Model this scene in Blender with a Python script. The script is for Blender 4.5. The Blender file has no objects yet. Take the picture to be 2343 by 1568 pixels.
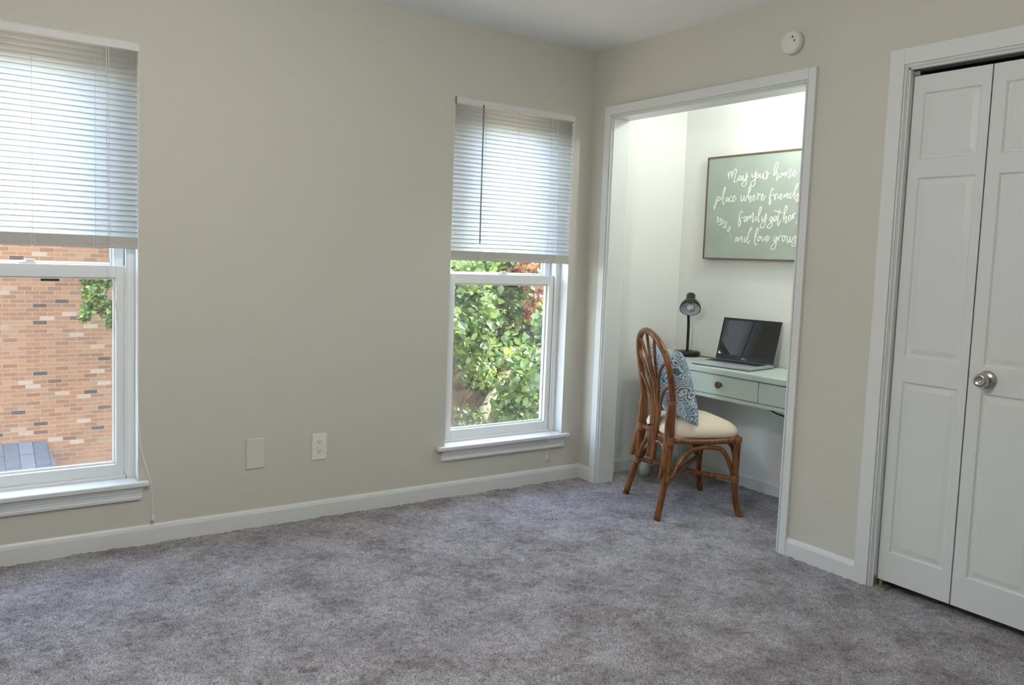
import bpy, bmesh, math, random
import numpy as np
from mathutils import Vector, Matrix

random.seed(7)
rng = np.random.default_rng(7)
scene = bpy.context.scene
C = scene.collection
PI = math.pi

# ------------------------------------------------------------------ camera
cam_d = bpy.data.cameras.new('camera')
cam = bpy.data.objects.new('camera', cam_d)
C.objects.link(cam)
cam.location = (3.66024, -3.06976, 1.26355)
cam.rotation_euler = (1.491195, -0.0376347, 0.967564)
cam_d.sensor_fit = 'HORIZONTAL'
cam_d.sensor_width = 36.0
cam_d.lens = 1884.578 / 2343.0 * 36.0
cam_d.shift_x = 5.93 / 2343.0
cam_d.shift_y = -42.53 / 2343.0
cam_d.clip_start = 0.02
cam_d.clip_end = 200
scene.camera = cam

# ------------------------------------------------------------------ sky, sun, exposure
world = bpy.data.worlds.new('sky')
scene.world = world
world.use_nodes = True
wn = world.node_tree.nodes
wl = world.node_tree.links
wn.clear()
sky = wn.new('ShaderNodeTexSky')
sky.sky_type = 'NISHITA'
sky.sun_disc = False
sky.sun_elevation = math.radians(48)
sky.sun_rotation = math.radians(15)
sky.air_density = 1.3
sky.dust_density = 2.0
bg = wn.new('ShaderNodeBackground')
bg.inputs['Strength'].default_value = 2.6
wo = wn.new('ShaderNodeOutputWorld')
hs = wn.new('ShaderNodeHueSaturation')          # hazy summer sky, paler than a clear one
hs.inputs['Saturation'].default_value = 0.85
wl.new(sky.outputs[0], hs.inputs['Color'])
wl.new(hs.outputs[0], bg.inputs['Color'])
wl.new(bg.outputs[0], wo.inputs['Surface'])

sun_d = bpy.data.lights.new('sun', 'SUN')
sun_d.energy = 24.0
sun_d.angle = math.radians(0.53)
sun_d.color = (1.0, 0.93, 0.80)
sun = bpy.data.objects.new('sun', sun_d)
C.objects.link(sun)
sun.location = (2, 10, 12)
sun.rotation_euler = Vector((0.08, -0.70, -0.80)).to_track_quat('-Z', 'Y').to_euler()

scene.view_settings.view_transform = 'Standard'
scene.view_settings.look = 'None'
scene.view_settings.exposure = 0.0
scene.view_settings.gamma = 1.0
scene.view_settings.use_curve_mapping = False

ADDED_GLOBE_W = 58.0
ALCOVE_LAMP_W = 15.0

# ------------------------------------------------------------------ materials
def rgb(r, g, b):
    f = lambda c: (c / 255 / 12.92) if c / 255 <= 0.04045 else ((c / 255 + 0.055) / 1.055) ** 2.4
    return (f(r), f(g), f(b), 1.0)

def mat(name, color, rough=0.6, spec=0.3, metal=0.0, noise=None, bump=None, emit=None):
    """noise=(scale, amount): tone variation; bump=(scale, strength)"""
    m = bpy.data.materials.new(name)
    m.use_nodes = True
    nt = m.node_tree
    b = nt.nodes['Principled BSDF']
    b.inputs['Base Color'].default_value = color
    b.inputs['Roughness'].default_value = rough
    b.inputs['Specular IOR Level'].default_value = spec
    b.inputs['Metallic'].default_value = metal
    tc = nt.nodes.new('ShaderNodeTexCoord')
    if noise:
        n = nt.nodes.new('ShaderNodeTexNoise')
        n.inputs['Scale'].default_value = noise[0]
        n.inputs['Detail'].default_value = 4
        nt.links.new(tc.outputs['Object'], n.inputs['Vector'])
        mr = nt.nodes.new('ShaderNodeMapRange')
        mr.inputs['From Min'].default_value = 0.3
        mr.inputs['From Max'].default_value = 0.7
        mr.inputs['To Min'].default_value = 1 - noise[1]
        mr.inputs['To Max'].default_value = 1 + noise[1]
        nt.links.new(n.outputs['Fac'], mr.inputs['Value'])
        mx = nt.nodes.new('ShaderNodeVectorMath')
        mx.operation = 'SCALE'
        mx.inputs[0].default_value = color[:3]
        nt.links.new(mr.outputs[0], mx.inputs['Scale'])
        nt.links.new(mx.outputs[0], b.inputs['Base Color'])
    if bump:
        n2 = nt.nodes.new('ShaderNodeTexNoise')
        n2.inputs['Scale'].default_value = bump[0]
        n2.inputs['Detail'].default_value = 3
        nt.links.new(tc.outputs['Object'], n2.inputs['Vector'])
        bp = nt.nodes.new('ShaderNodeBump')
        bp.inputs['Strength'].default_value = bump[1]
        bp.inputs['Distance'].default_value = 0.002
        nt.links.new(n2.outputs['Fac'], bp.inputs['Height'])
        nt.links.new(bp.outputs[0], b.inputs['Normal'])
    if emit:
        b.inputs['Emission Color'].default_value = emit[0]
        b.inputs['Emission Strength'].default_value = emit[1]
    return m

M = {}
M['wall'] = mat('greige_paint', (0.61, 0.597, 0.53, 1), 0.75, 0.15, bump=(260, 0.12))
M['alcove'] = mat('white_wall_paint', (0.82, 0.83, 0.80, 1), 0.7, 0.15, bump=(260, 0.1))
M['ceiling'] = mat('ceiling_paint', (0.88, 0.90, 0.90, 1), 0.9, 0.1, bump=(90, 0.5))
M['trim'] = mat('white_trim_paint', (0.71, 0.735, 0.725, 1), 0.35, 0.4)
M['vinyl'] = mat('white_vinyl', (0.78, 0.80, 0.79, 1), 0.35, 0.4)
M['door'] = mat('white_door_paint', (0.70, 0.725, 0.72, 1), 0.4, 0.35)
M['plate'] = mat('white_plastic', (0.80, 0.80, 0.76, 1), 0.4, 0.4)
M['plate_cream'] = mat('offwhite_plastic', (0.68, 0.66, 0.58, 1), 0.45, 0.35)
M['dark'] = mat('dark_slot', (0.02, 0.02, 0.02, 1), 0.6)
M['track'] = mat('door_track_metal', (0.02, 0.02, 0.025, 1), 0.5, 0.4)
M['bracket'] = mat('zinc_bracket', (0.30, 0.34, 0.38, 1), 0.4, 0.5, metal=0.8)
M['brass_dull'] = mat('tarnished_bracket', (0.35, 0.33, 0.25, 1), 0.45, 0.5, metal=0.6)
M['steel'] = mat('satin_nickel', (0.50, 0.48, 0.46, 1), 0.2, 0.5, metal=1.0)
M['mint'] = mat('mint_paint', (0.53, 0.615, 0.56, 1), 0.4, 0.35, noise=(6, 0.04))
M['copper'] = mat('copper_knob', (0.20, 0.10, 0.05, 1), 0.35, 0.5, metal=0.5)
M['cream'] = mat('cream_upholstery', (0.86, 0.745, 0.60, 1), 0.85, 0.1, bump=(500, 0.3))
M['black'] = mat('black_lamp_paint', (0.012, 0.012, 0.012, 1), 0.35, 0.4)
M['reflector'] = mat('lamp_reflector', (0.62, 0.65, 0.74, 1), 0.35, 0.5)
M['bulb'] = mat('frosted_bulb', (0.80, 0.80, 0.76, 1), 0.25, 0.5)
M['silver'] = mat('laptop_silver', (0.42, 0.44, 0.45, 1), 0.35, 0.5, metal=0.3)
M['key'] = mat('laptop_keys', (0.025, 0.025, 0.028, 1), 0.5, 0.3)
M['bezel'] = mat('laptop_bezel', (0.012, 0.012, 0.014, 1), 0.4, 0.4)
M['screen'] = mat('laptop_glass', (0.006, 0.007, 0.010, 1), 0.012, 1.0)
M['logo'] = mat('logo_grey', (0.55, 0.57, 0.60, 1), 0.4, 0.5)
M['cable'] = mat('black_cable', (0.015, 0.015, 0.015, 1), 0.5)
M['greyplastic'] = mat('dark_grey_plastic', (0.06, 0.06, 0.065, 1), 0.45)
M['sign'] = mat('sage_sign_board', (0.41, 0.475, 0.415, 1), 0.7, 0.15, noise=(9, 0.05))
M['signframe'] = mat('brown_sign_frame', (0.16, 0.11, 0.065, 1), 0.5, 0.3)
M['lettering'] = mat('white_lettering', (0.86, 0.90, 0.80, 1), 0.7, 0.1)
M['sprig'] = mat('pale_sprig_paint', (0.66, 0.74, 0.64, 1), 0.7, 0.1)
M['cord'] = mat('white_cord', (0.80, 0.81, 0.78, 1), 0.7, 0.1)
M['rail'] = mat('blind_rail_white', (0.70, 0.71, 0.69, 1), 0.4, 0.35)
M['gathered'] = mat('shaded_slat_stack', (0.50, 0.49, 0.46, 1), 0.5, 0.3)  # slat stack and bottom rail: their shade is put into a darker white
M['wand'] = mat('smoky_wand', (0.30, 0.32, 0.32, 1), 0.25, 0.5)
M['label'] = mat('dark_sash_tag', (0.03, 0.035, 0.03, 1), 0.4)
M['disk'] = mat('alarm_plastic', (0.74, 0.74, 0.69, 1), 0.5, 0.3)
M['vent'] = mat('alarm_hole', (0.18, 0.17, 0.15, 1), 0.6)
M['bark'] = mat('tree_bark', (0.11, 0.085, 0.06, 1), 0.9, 0.1, noise=(12, 0.3))
M['palebark'] = mat('pale_dead_wood', (0.42, 0.33, 0.22, 1), 0.9, 0.1, noise=(14, 0.25))
M['ground'] = mat('leaf_litter', (0.16, 0.11, 0.065, 1), 0.95, 0.05, noise=(3.0, 0.55))
M['roofing'] = mat('house_roofing', (0.16, 0.17, 0.19, 1), 0.9, 0.1, noise=(20, 0.2))
M['housetrim'] = mat('house_trim_white', (0.75, 0.76, 0.75, 1), 0.6)
M['diffuser'] = mat('added_globe_diffuser', (0.9, 0.9, 0.88, 1), 0.4, 0.3, emit=((1, 0.97, 0.92, 1), ADDED_GLOBE_W / (PI * 4 * PI * 0.15 ** 2)))
M['bulb_lit'] = mat('lit_bulb', (0.9, 0.9, 0.88, 1), 0.4, 0.3, emit=((1, 0.97, 0.92, 1), 4.0))

def cane_material():
    m = mat('rattan_cane', (0.16, 0.065, 0.022, 1), 0.32, 0.5)
    nt = m.node_tree
    b = nt.nodes['Principled BSDF']
    tc = nt.nodes.new('ShaderNodeTexCoord')
    mp = nt.nodes.new('ShaderNodeMapping')
    mp.inputs['Scale'].default_value = (90, 90, 8)
    n = nt.nodes.new('ShaderNodeTexNoise')
    n.inputs['Scale'].default_value = 1.0
    n.inputs['Detail'].default_value = 3
    cr = nt.nodes.new('ShaderNodeValToRGB')
    cr.color_ramp.elements[0].position = 0.3
    cr.color_ramp.elements[0].color = (0.085, 0.026, 0.007, 1)
    cr.color_ramp.elements[1].position = 0.72
    cr.color_ramp.elements[1].color = (0.32, 0.125, 0.034, 1)
    nt.links.new(tc.outputs['Object'], mp.inputs['Vector'])
    nt.links.new(mp.outputs[0], n.inputs['Vector'])
    nt.links.new(n.outputs['Fac'], cr.inputs[0])
    nt.links.new(cr.outputs[0], b.inputs['Base Color'])
    return m
M['cane'] = cane_material()
M['binding'] = mat('cane_binding', (0.23, 0.10, 0.035, 1), 0.45, 0.4, noise=(120, 0.25))

def carpet_material():
    m = mat('mauve_grey_carpet', (0.3, 0.28, 0.29, 1), 1.0, 0.0)
    nt = m.node_tree
    b = nt.nodes['Principled BSDF']
    tc = nt.nodes.new('ShaderNodeTexCoord')
    big = nt.nodes.new('ShaderNodeTexNoise')
    big.inputs['Scale'].default_value = 5.0
    big.inputs['Detail'].default_value = 5
    big.inputs['Roughness'].default_value = 0.62
    fine = nt.nodes.new('ShaderNodeTexNoise')
    fine.inputs['Scale'].default_value = 170
    fine.inputs['Detail'].default_value = 2
    cr = nt.nodes.new('ShaderNodeValToRGB')
    cr.color_ramp.elements[0].position = 0.38
    cr.color_ramp.elements[0].color = (0.170, 0.154, 0.160, 1)
    cr.color_ramp.elements[1].position = 0.60
    cr.color_ramp.elements[1].color = (0.375, 0.362, 0.388, 1)
    mr = nt.nodes.new('ShaderNodeMapRange')
    mr.inputs['From Min'].default_value = 0.25
    mr.inputs['From Max'].default_value = 0.75
    mr.inputs['To Min'].default_value = 0.38
    mr.inputs['To Max'].default_value = 1.56
    vm = nt.nodes.new('ShaderNodeVectorMath')
    vm.operation = 'SCALE'
    for n in (big, fine):
        nt.links.new(tc.outputs['Object'], n.inputs['Vector'])
    mid = nt.nodes.new('ShaderNodeTexNoise')
    mid.inputs['Scale'].default_value = 26
    mid.inputs['Detail'].default_value = 4
    mid.inputs['Roughness'].default_value = 0.7
    nt.links.new(tc.outputs['Object'], mid.inputs['Vector'])
    av = nt.nodes.new('ShaderNodeMix')
    av.inputs['Factor'].default_value = 0.45
    nt.links.new(big.outputs['Fac'], av.inputs['A'])
    nt.links.new(mid.outputs['Fac'], av.inputs['B'])
    nt.links.new(av.outputs['Result'], cr.inputs[0])
    nt.links.new(fine.outputs['Fac'], mr.inputs['Value'])
    nt.links.new(cr.outputs[0], vm.inputs[0])
    nt.links.new(mr.outputs[0], vm.inputs['Scale'])
    nt.links.new(vm.outputs[0], b.inputs['Base Color'])
    b.inputs['Sheen Weight'].default_value = 0.25
    b.inputs['Sheen Roughness'].default_value = 0.5
    return m
M['carpet'] = carpet_material()

def brick_material():
    m = mat('orange_tan_brick', (0.168, 0.105, 0.071, 1), 0.9, 0.1)
    nt = m.node_tree
    b = nt.nodes['Principled BSDF']
    tc = nt.nodes.new('ShaderNodeTexCoord')
    sp = nt.nodes.new('ShaderNodeSeparateXYZ')
    cb = nt.nodes.new('ShaderNodeCombineXYZ')
    nt.links.new(tc.outputs['Object'], sp.inputs[0])
    ad = nt.nodes.new('ShaderNodeMath')
    ad.operation = 'ADD'
    nt.links.new(sp.outputs['X'], ad.inputs[0])
    nt.links.new(sp.outputs['Y'], ad.inputs[1])
    nt.links.new(ad.outputs[0], cb.inputs['X'])
    nt.links.new(sp.outputs['Z'], cb.inputs['Y'])
    br = nt.nodes.new('ShaderNodeTexBrick')
    br.inputs['Scale'].default_value = 1.0
    br.inputs['Color1'].default_value = (0, 0, 0, 1)
    br.inputs['Color2'].default_value = (1, 1, 1, 1)
    br.inputs['Mortar'].default_value = (0.5, 0.5, 0.5, 1)
    br.inputs['Mortar Size'].default_value = 0.005
    br.inputs['Mortar Smooth'].default_value = 0.3
    br.inputs['Brick Width'].default_value = 0.205
    br.inputs['Row Height'].default_value = 0.0675
    nt.links.new(cb.outputs[0], br.inputs['Vector'])
    cr = nt.nodes.new('ShaderNodeValToRGB')
    e = cr.color_ramp.elements
    e[0].position = 0.0
    e[0].color = (0.059, 0.048, 0.044, 1)
    e[1].position = 1.0
    e[1].color = (0.218, 0.168, 0.130, 1)
    for p, c in ((0.030, (0.063, 0.050, 0.044, 1)), (0.045, (0.150, 0.078, 0.046, 1)), (0.25, (0.215, 0.118, 0.066, 1)), (0.45, (0.170, 0.092, 0.055, 1)),
                 (0.62, (0.225, 0.130, 0.076, 1)), (0.80, (0.150, 0.085, 0.055, 1)), (0.95, (0.205, 0.135, 0.085, 1)), (0.982, (0.260, 0.205, 0.160, 1))):
        n = e.new(p)
        n.color = c
    nt.links.new(br.outputs['Color'], cr.inputs[0])
    mx = nt.nodes.new('ShaderNodeMix')
    mx.data_type = 'RGBA'
    mx.inputs['B'].default_value = (0.235, 0.170, 0.115, 1)
    nt.links.new(br.outputs['Fac'], mx.inputs['Factor'])
    nt.links.new(cr.outputs[0], mx.inputs['A'])
    nt.links.new(mx.outputs['Result'], b.inputs['Base Color'])
    return m
M['brick'] = brick_material()

def shingle_material():
    m = mat('grey_shingles', (0.072, 0.079, 0.090, 1), 0.9, 0.1)
    nt = m.node_tree
    b = nt.nodes['Principled BSDF']
    tc = nt.nodes.new('ShaderNodeTexCoord')
    mp = nt.nodes.new('ShaderNodeMapping')
    mp.inputs['Rotation'].default_value = (0, 0, 0)
    br = nt.nodes.new('ShaderNodeTexBrick')
    br.inputs['Scale'].default_value = 1.0
    br.inputs['Color1'].default_value = (0.072, 0.077, 0.085, 1)
    br.inputs['Color2'].default_value = (0.119, 0.124, 0.133, 1)
    br.inputs['Mortar'].default_value = (0.032, 0.036, 0.040, 1)
    br.inputs['Mortar Size'].default_value = 0.006
    br.inputs['Brick Width'].default_value = 0.62
    br.inputs['Row Height'].default_value = 0.2
    sp = nt.nodes.new('ShaderNodeSeparateXYZ')
    cb = nt.nodes.new('ShaderNodeCombineXYZ')
    nt.links.new(tc.outputs['Object'], sp.inputs[0])
    nt.links.new(sp.outputs['X'], cb.inputs['X'])
    nt.links.new(sp.outputs['Y'], cb.inputs['Y'])
    nt.links.new(cb.outputs[0], br.inputs['Vector'])
    nt.links.new(br.outputs['Color'], b.inputs['Base Color'])
    return m
M['shingle'] = shingle_material()

def leaf_material(name, dark, light, trans=0.45):
    m = bpy.data.materials.new(name)
    m.use_nodes = True
    nt = m.node_tree
    nt.nodes.clear()
    at = nt.nodes.new('ShaderNodeAttribute')
    at.attribute_name = 'tone'
    cr = nt.nodes.new('ShaderNodeValToRGB')
    cr.color_ramp.elements[0].color = dark
    cr.color_ramp.elements[1].color = light
    nt.links.new(at.outputs['Fac'], cr.inputs[0])
    d = nt.nodes.new('ShaderNodeBsdfDiffuse')
    t = nt.nodes.new('ShaderNodeBsdfTranslucent')
    g = nt.nodes.new('ShaderNodeBsdfGlossy')
    g.inputs['Roughness'].default_value = 0.35
    nt.links.new(cr.outputs[0], d.inputs['Color'])
    nt.links.new(cr.outputs[0], t.inputs['Color'])
    m1 = nt.nodes.new('ShaderNodeMixShader')
    m1.inputs[0].default_value = trans
    nt.links.new(d.outputs[0], m1.inputs[1])
    nt.links.new(t.outputs[0], m1.inputs[2])
    m2 = nt.nodes.new('ShaderNodeMixShader')
    m2.inputs[0].default_value = 0.05
    nt.links.new(m1.outputs[0], m2.inputs[1])
    nt.links.new(g.outputs[0], m2.inputs[2])
    o = nt.nodes.new('ShaderNodeOutputMaterial')
    nt.links.new(m2.outputs[0], o.inputs['Surface'])
    return m
M['leaf'] = leaf_material('broad_leaf', (0.031, 0.081, 0.022, 1), (0.223, 0.310, 0.074, 1))
M['leaf_far'] = leaf_material('woodland_leaf', (0.025, 0.074, 0.031, 1), (0.124, 0.223, 0.074, 1))
M['leaf_small'] = leaf_material('small_glossy_leaf', (0.03, 0.08, 0.015, 1), (0.32, 0.40, 0.09, 1), 0.4)
M['leaf_dry'] = leaf_material('dry_leaf', (0.186, 0.062, 0.025, 1), (0.372, 0.211, 0.112, 1))

def slat_material():
    m = bpy.data.materials.new('blind_slat_white')
    m.use_nodes = True
    nt = m.node_tree
    b = nt.nodes['Principled BSDF']
    b.inputs['Base Color'].default_value = (0.62, 0.63, 0.61, 1)
    b.inputs['Roughness'].default_value = 0.35
    t = nt.nodes.new('ShaderNodeBsdfTranslucent')
    t.inputs['Color'].default_value = (0.95, 0.95, 0.93, 1)
    mx = nt.nodes.new('ShaderNodeMixShader')
    mx.inputs[0].default_value = 0.62
    o = nt.nodes['Material Output']
    nt.links.new(b.outputs[0], mx.inputs[1])
    nt.links.new(t.outputs[0], mx.inputs[2])
    nt.links.new(mx.outputs[0], o.inputs['Surface'])
    return m
M['slat'] = slat_material()

def mix_transparent(name, fac, color, glossy=False, rough=0.0):
    m = bpy.data.materials.new(name)
    m.use_nodes = True
    nt = m.node_tree
    nt.nodes.clear()
    t = nt.nodes.new('ShaderNodeBsdfTransparent')
    s = nt.nodes.new('ShaderNodeBsdfGlossy' if glossy else 'ShaderNodeBsdfDiffuse')
    s.inputs['Color'].default_value = color
    if glossy:
        s.inputs['Roughness'].default_value = rough
    mx = nt.nodes.new('ShaderNodeMixShader')
    mx.inputs[0].default_value = fac
    o = nt.nodes.new('ShaderNodeOutputMaterial')
    nt.links.new(t.outputs[0], mx.inputs[1])
    nt.links.new(s.outputs[0], mx.inputs[2])
    nt.links.new(mx.outputs[0], o.inputs['Surface'])
    return m
M['glass'] = mix_transparent('window_glass', 0.05, (0.9, 0.95, 0.95, 1), True)
M['screenmesh'] = mix_transparent('insect_mesh', 0.10, (0.25, 0.26, 0.26, 1))

def paisley_material():
    m = mat('paisley_cotton', (0.6, 0.65, 0.7, 1), 0.9, 0.05)
    nt = m.node_tree
    b = nt.nodes['Principled BSDF']
    L = nt.links
    tc = nt.nodes.new('ShaderNodeTexCoord')
    wob = nt.nodes.new('ShaderNodeTexNoise')
    wob.inputs['Scale'].default_value = 14
    L.new(tc.outputs['Object'], wob.inputs['Vector'])
    vs = nt.nodes.new('ShaderNodeVectorMath')
    vs.operation = 'SCALE'
    vs.inputs['Scale'].default_value = 0.05
    L.new(wob.outputs['Color'], vs.inputs[0])
    va = nt.nodes.new('ShaderNodeVectorMath')
    va.operation = 'ADD'
    L.new(tc.outputs['Object'], va.inputs[0])
    L.new(vs.outputs[0], va.inputs[1])
    v = nt.nodes.new('ShaderNodeTexVoronoi')
    v.inputs['Scale'].default_value = 19
    v.inputs['Randomness'].default_value = 0.85
    L.new(va.outputs[0], v.inputs['Vector'])
    mu = nt.nodes.new('ShaderNodeMath')
    mu.operation = 'MULTIPLY'
    mu.inputs[1].default_value = 34
    L.new(v.outputs['Distance'], mu.inputs[0])
    si = nt.nodes.new('ShaderNodeMath')
    si.operation = 'SINE'
    L.new(mu.outputs[0], si.inputs[0])
    ring = nt.nodes.new('ShaderNodeValToRGB')
    ring.color_ramp.elements[0].position = 0.25
    ring.color_ramp.elements[0].color = (0, 0, 0, 1)
    ring.color_ramp.elements[1].position = 0.55
    ring.color_ramp.elements[1].color = (1, 1, 1, 1)
    mr = nt.nodes.new('ShaderNodeMapRange')
    mr.inputs['From Min'].default_value = -1
    L.new(si.outputs[0], mr.inputs['Value'])
    L.new(mr.outputs[0], ring.inputs[0])
    sep = nt.nodes.new('ShaderNodeSeparateColor')
    L.new(v.outputs['Color'], sep.inputs[0])
    ink = nt.nodes.new('ShaderNodeValToRGB')
    ink.color_ramp.interpolation = 'CONSTANT'
    e = ink.color_ramp.elements
    e[0].position = 0
    e[0].color = (0.09, 0.17, 0.32, 1)
    e[1].position = 0.8
    e[1].color = (0.16, 0.19, 0.26, 1)
    for p, c in ((0.35, (0.05, 0.27, 0.30, 1)), (0.6, (0.16, 0.32, 0.46, 1))):
        k = e.new(p)
        k.color = c
    L.new(sep.outputs[0], ink.inputs[0])
    base = nt.nodes.new('ShaderNodeValToRGB')
    e = base.color_ramp.elements
    e[0].position = 0
    e[0].color = (0.66, 0.76, 0.80, 1)
    e[1].position = 1
    e[1].color = (0.40, 0.56, 0.66, 1)
    k = e.new(0.6)
    k.color = (0.74, 0.75, 0.70, 1)
    L.new(sep.outputs[1], base.inputs[0])
    mx = nt.nodes.new('ShaderNodeMix')
    mx.data_type = 'RGBA'
    L.new(ring.outputs[0], mx.inputs['Factor'])
    L.new(ink.outputs[0], mx.inputs['A'])
    L.new(base.outputs[0], mx.inputs['B'])
    L.new(mx.outputs['Result'], b.inputs['Base Color'])
    return m
M['paisley'] = paisley_material()

# ------------------------------------------------------------------ helpers
class MB:
    """collects shapes, then links them as ONE mesh object"""
    def __init__(self):
        self.v = []
        self.f = []
        self.smooth = []
    def add(self, verts, faces, smooth=False):
        o = len(self.v)
        self.v += [tuple(p) for p in verts]
        self.f += [tuple(i + o for i in fc) for fc in faces]
        self.smooth += [smooth] * len(faces)
    def box(self, x0, x1, y0, y1, z0, z1):
        v = [(x0, y0, z0), (x1, y0, z0), (x1, y1, z0), (x0, y1, z0), (x0, y0, z1), (x1, y0, z1), (x1, y1, z1), (x0, y1, z1)]
        self.add(v, [(3, 2, 1, 0), (4, 5, 6, 7), (0, 1, 5, 4), (1, 2, 6, 5), (2, 3, 7, 6), (3, 0, 4, 7)])
        return self
    def hexa(self, v):
        self.add(v, [(3, 2, 1, 0), (4, 5, 6, 7), (0, 1, 5, 4), (1, 2, 6, 5), (2, 3, 7, 6), (3, 0, 4, 7)])
        return self
    def tube(self, pts, r, n=10, sub=4, caps=True, flat=None):
        """swept tube; r number or list; flat=(axis Vector, factor) squashes the section"""
        P = [Vector(p) for p in pts]
        R = list(r) if isinstance(r, (list, tuple)) else [r] * len(P)
        if len(P) > 2 and sub > 1:
            Q, S = [], []
            for i in range(len(P) - 1):
                p0, p1, p2, p3 = P[max(i - 1, 0)], P[i], P[i + 1], P[min(i + 2, len(P) - 1)]
                for k in range(sub):
                    t = k / sub
                    Q.append(0.5 * ((2 * p1) + (p2 - p0) * t + (2 * p0 - 5 * p1 + 4 * p2 - p3) * t * t + (3 * p1 - p0 - 3 * p2 + p3) * t ** 3))
                    S.append(R[i] * (1 - t) + R[i + 1] * t)
            Q.append(P[-1])
            S.append(R[-1])
            P, R = Q, S
        verts, faces = [], []
        t0 = (P[1] - P[0]).normalized()
        ref = Vector((0, 0, 1)) if abs(t0.z) < 0.9 else Vector((1, 0, 0))
        nrm = t0.cross(ref).normalized()
        for i, p in enumerate(P):
            t = (P[min(i + 1, len(P) - 1)] - P[max(i - 1, 0)])
            t = t.normalized() if t.length > 1e-9 else t0
            nrm = (nrm - t * nrm.dot(t)).normalized()
            b = t.cross(nrm)
            for k in range(n):
                a = 2 * PI * k / n
                d = (nrm * math.cos(a) + b * math.sin(a)) * R[i]
                if flat:
                    d = d - flat[0] * d.dot(flat[0]) * (1 - flat[1])
                verts.append(p + d)
        for i in range(len(P) - 1):
            for k in range(n):
                k2 = (k + 1) % n
                faces.append((i * n + k, i * n + k2, (i + 1) * n + k2, (i + 1) * n + k))
        self.add(verts, faces, True)
        if caps:
            o = len(self.v) - len(verts)
            self.f.append(tuple(o + k for k in reversed(range(n))))
            self.f.append(tuple(o + (len(P) - 1) * n + k for k in range(n)))
            self.smooth += [False, False]
        return self
    def lathe(self, prof, origin=(0, 0, 0), axis=(0, 0, 1), n=28):
        """prof: list of (radius, height along axis)"""
        A = Vector(axis).normalized()
        ref = Vector((1, 0, 0)) if abs(A.x) < 0.9 else Vector((0, 1, 0))
        U = A.cross(ref).normalized()
        W = A.cross(U)
        O = Vector(origin)
        verts, faces = [], []
        for r, h in prof:
            for k in range(n):
                a = 2 * PI * k / n
                verts.append(O + A * h + (U * math.cos(a) + W * math.sin(a)) * max(r, 1e-5))
        for i in range(len(prof) - 1):
            for k in range(n):
                k2 = (k + 1) % n
                faces.append((i * n + k, i * n + k2, (i + 1) * n + k2, (i + 1) * n + k))
        self.add(verts, faces, True)
        return self
    def build(self, name, m, parent=None, world=True, bevel=0, solid=0, seg=2, sub=0, sharp=35):
        me = bpy.data.meshes.new(name)
        v = self.v
        if parent is not None and world:
            q = Vector((0, 0, 0))
            p = parent
            while p is not None:
                q += p.location
                p = p.parent
            v = [(a - q.x, b - q.y, c - q.z) for a, b, c in v]
        me.from_pydata(v, [], self.f)
        me.polygons.foreach_set('use_smooth', self.smooth)
        me.materials.append(m)
        me.validate()
        bm = bmesh.new()
        bm.from_mesh(me)
        bmesh.ops.recalc_face_normals(bm, faces=bm.faces)
        bm.to_mesh(me)
        bm.free()
        o = bpy.data.objects.new(name, me)
        C.objects.link(o)
        if parent is not None:
            o.parent = parent
        if solid:
            md = o.modifiers.new('solid', 'SOLIDIFY')
            md.thickness = solid
            md.offset = 0
        if bevel:
            md = o.modifiers.new('bevel', 'BEVEL')
            md.width = bevel
            md.segments = seg
            md.limit_method = 'ANGLE'
            md.angle_limit = math.radians(sharp)
        if sub:
            md = o.modifiers.new('sub', 'SUBSURF')
            md.levels = sub
            md.render_levels = sub
        return o

def thing(name, label, cat, loc=(0, 0, 0), rotz=0, group=None):
    o = bpy.data.objects.new(name, None)
    o.empty_display_size = 0.1
    C.objects.link(o)
    o.location = loc
    o.rotation_euler = (0, 0, rotz)
    return tag(o, label, cat, group)

def tag(o, label, cat, group=None, kind=None):
    o['label'] = label
    o['category'] = cat
    if group:
        o['group'] = group
    if kind:
        o['kind'] = kind
    return o

def struct(o, label, cat):
    o['kind'] = 'structure'
    return tag(o, label, cat)

# ================================================================== ROOM SHELL
RX, RY, RZ = 4.4, -4.6, 2.44          # room: x 0..RX, y RY..0
AY = 0.737                            # alcove back wall
WZ0, WZ1 = 0.252, 2.07                # window openings
W1 = (-0.916, -0.138)                 # opening beside the alcove
W2 = (-3.174, -2.396)                 # opening at the left of the photo
AX0, AX1, AZ = 0.165, 1.413, 2.069    # rough alcove opening
DX0, DX1, DZ = 1.853, 3.075, 2.062    # rough closet opening

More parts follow.
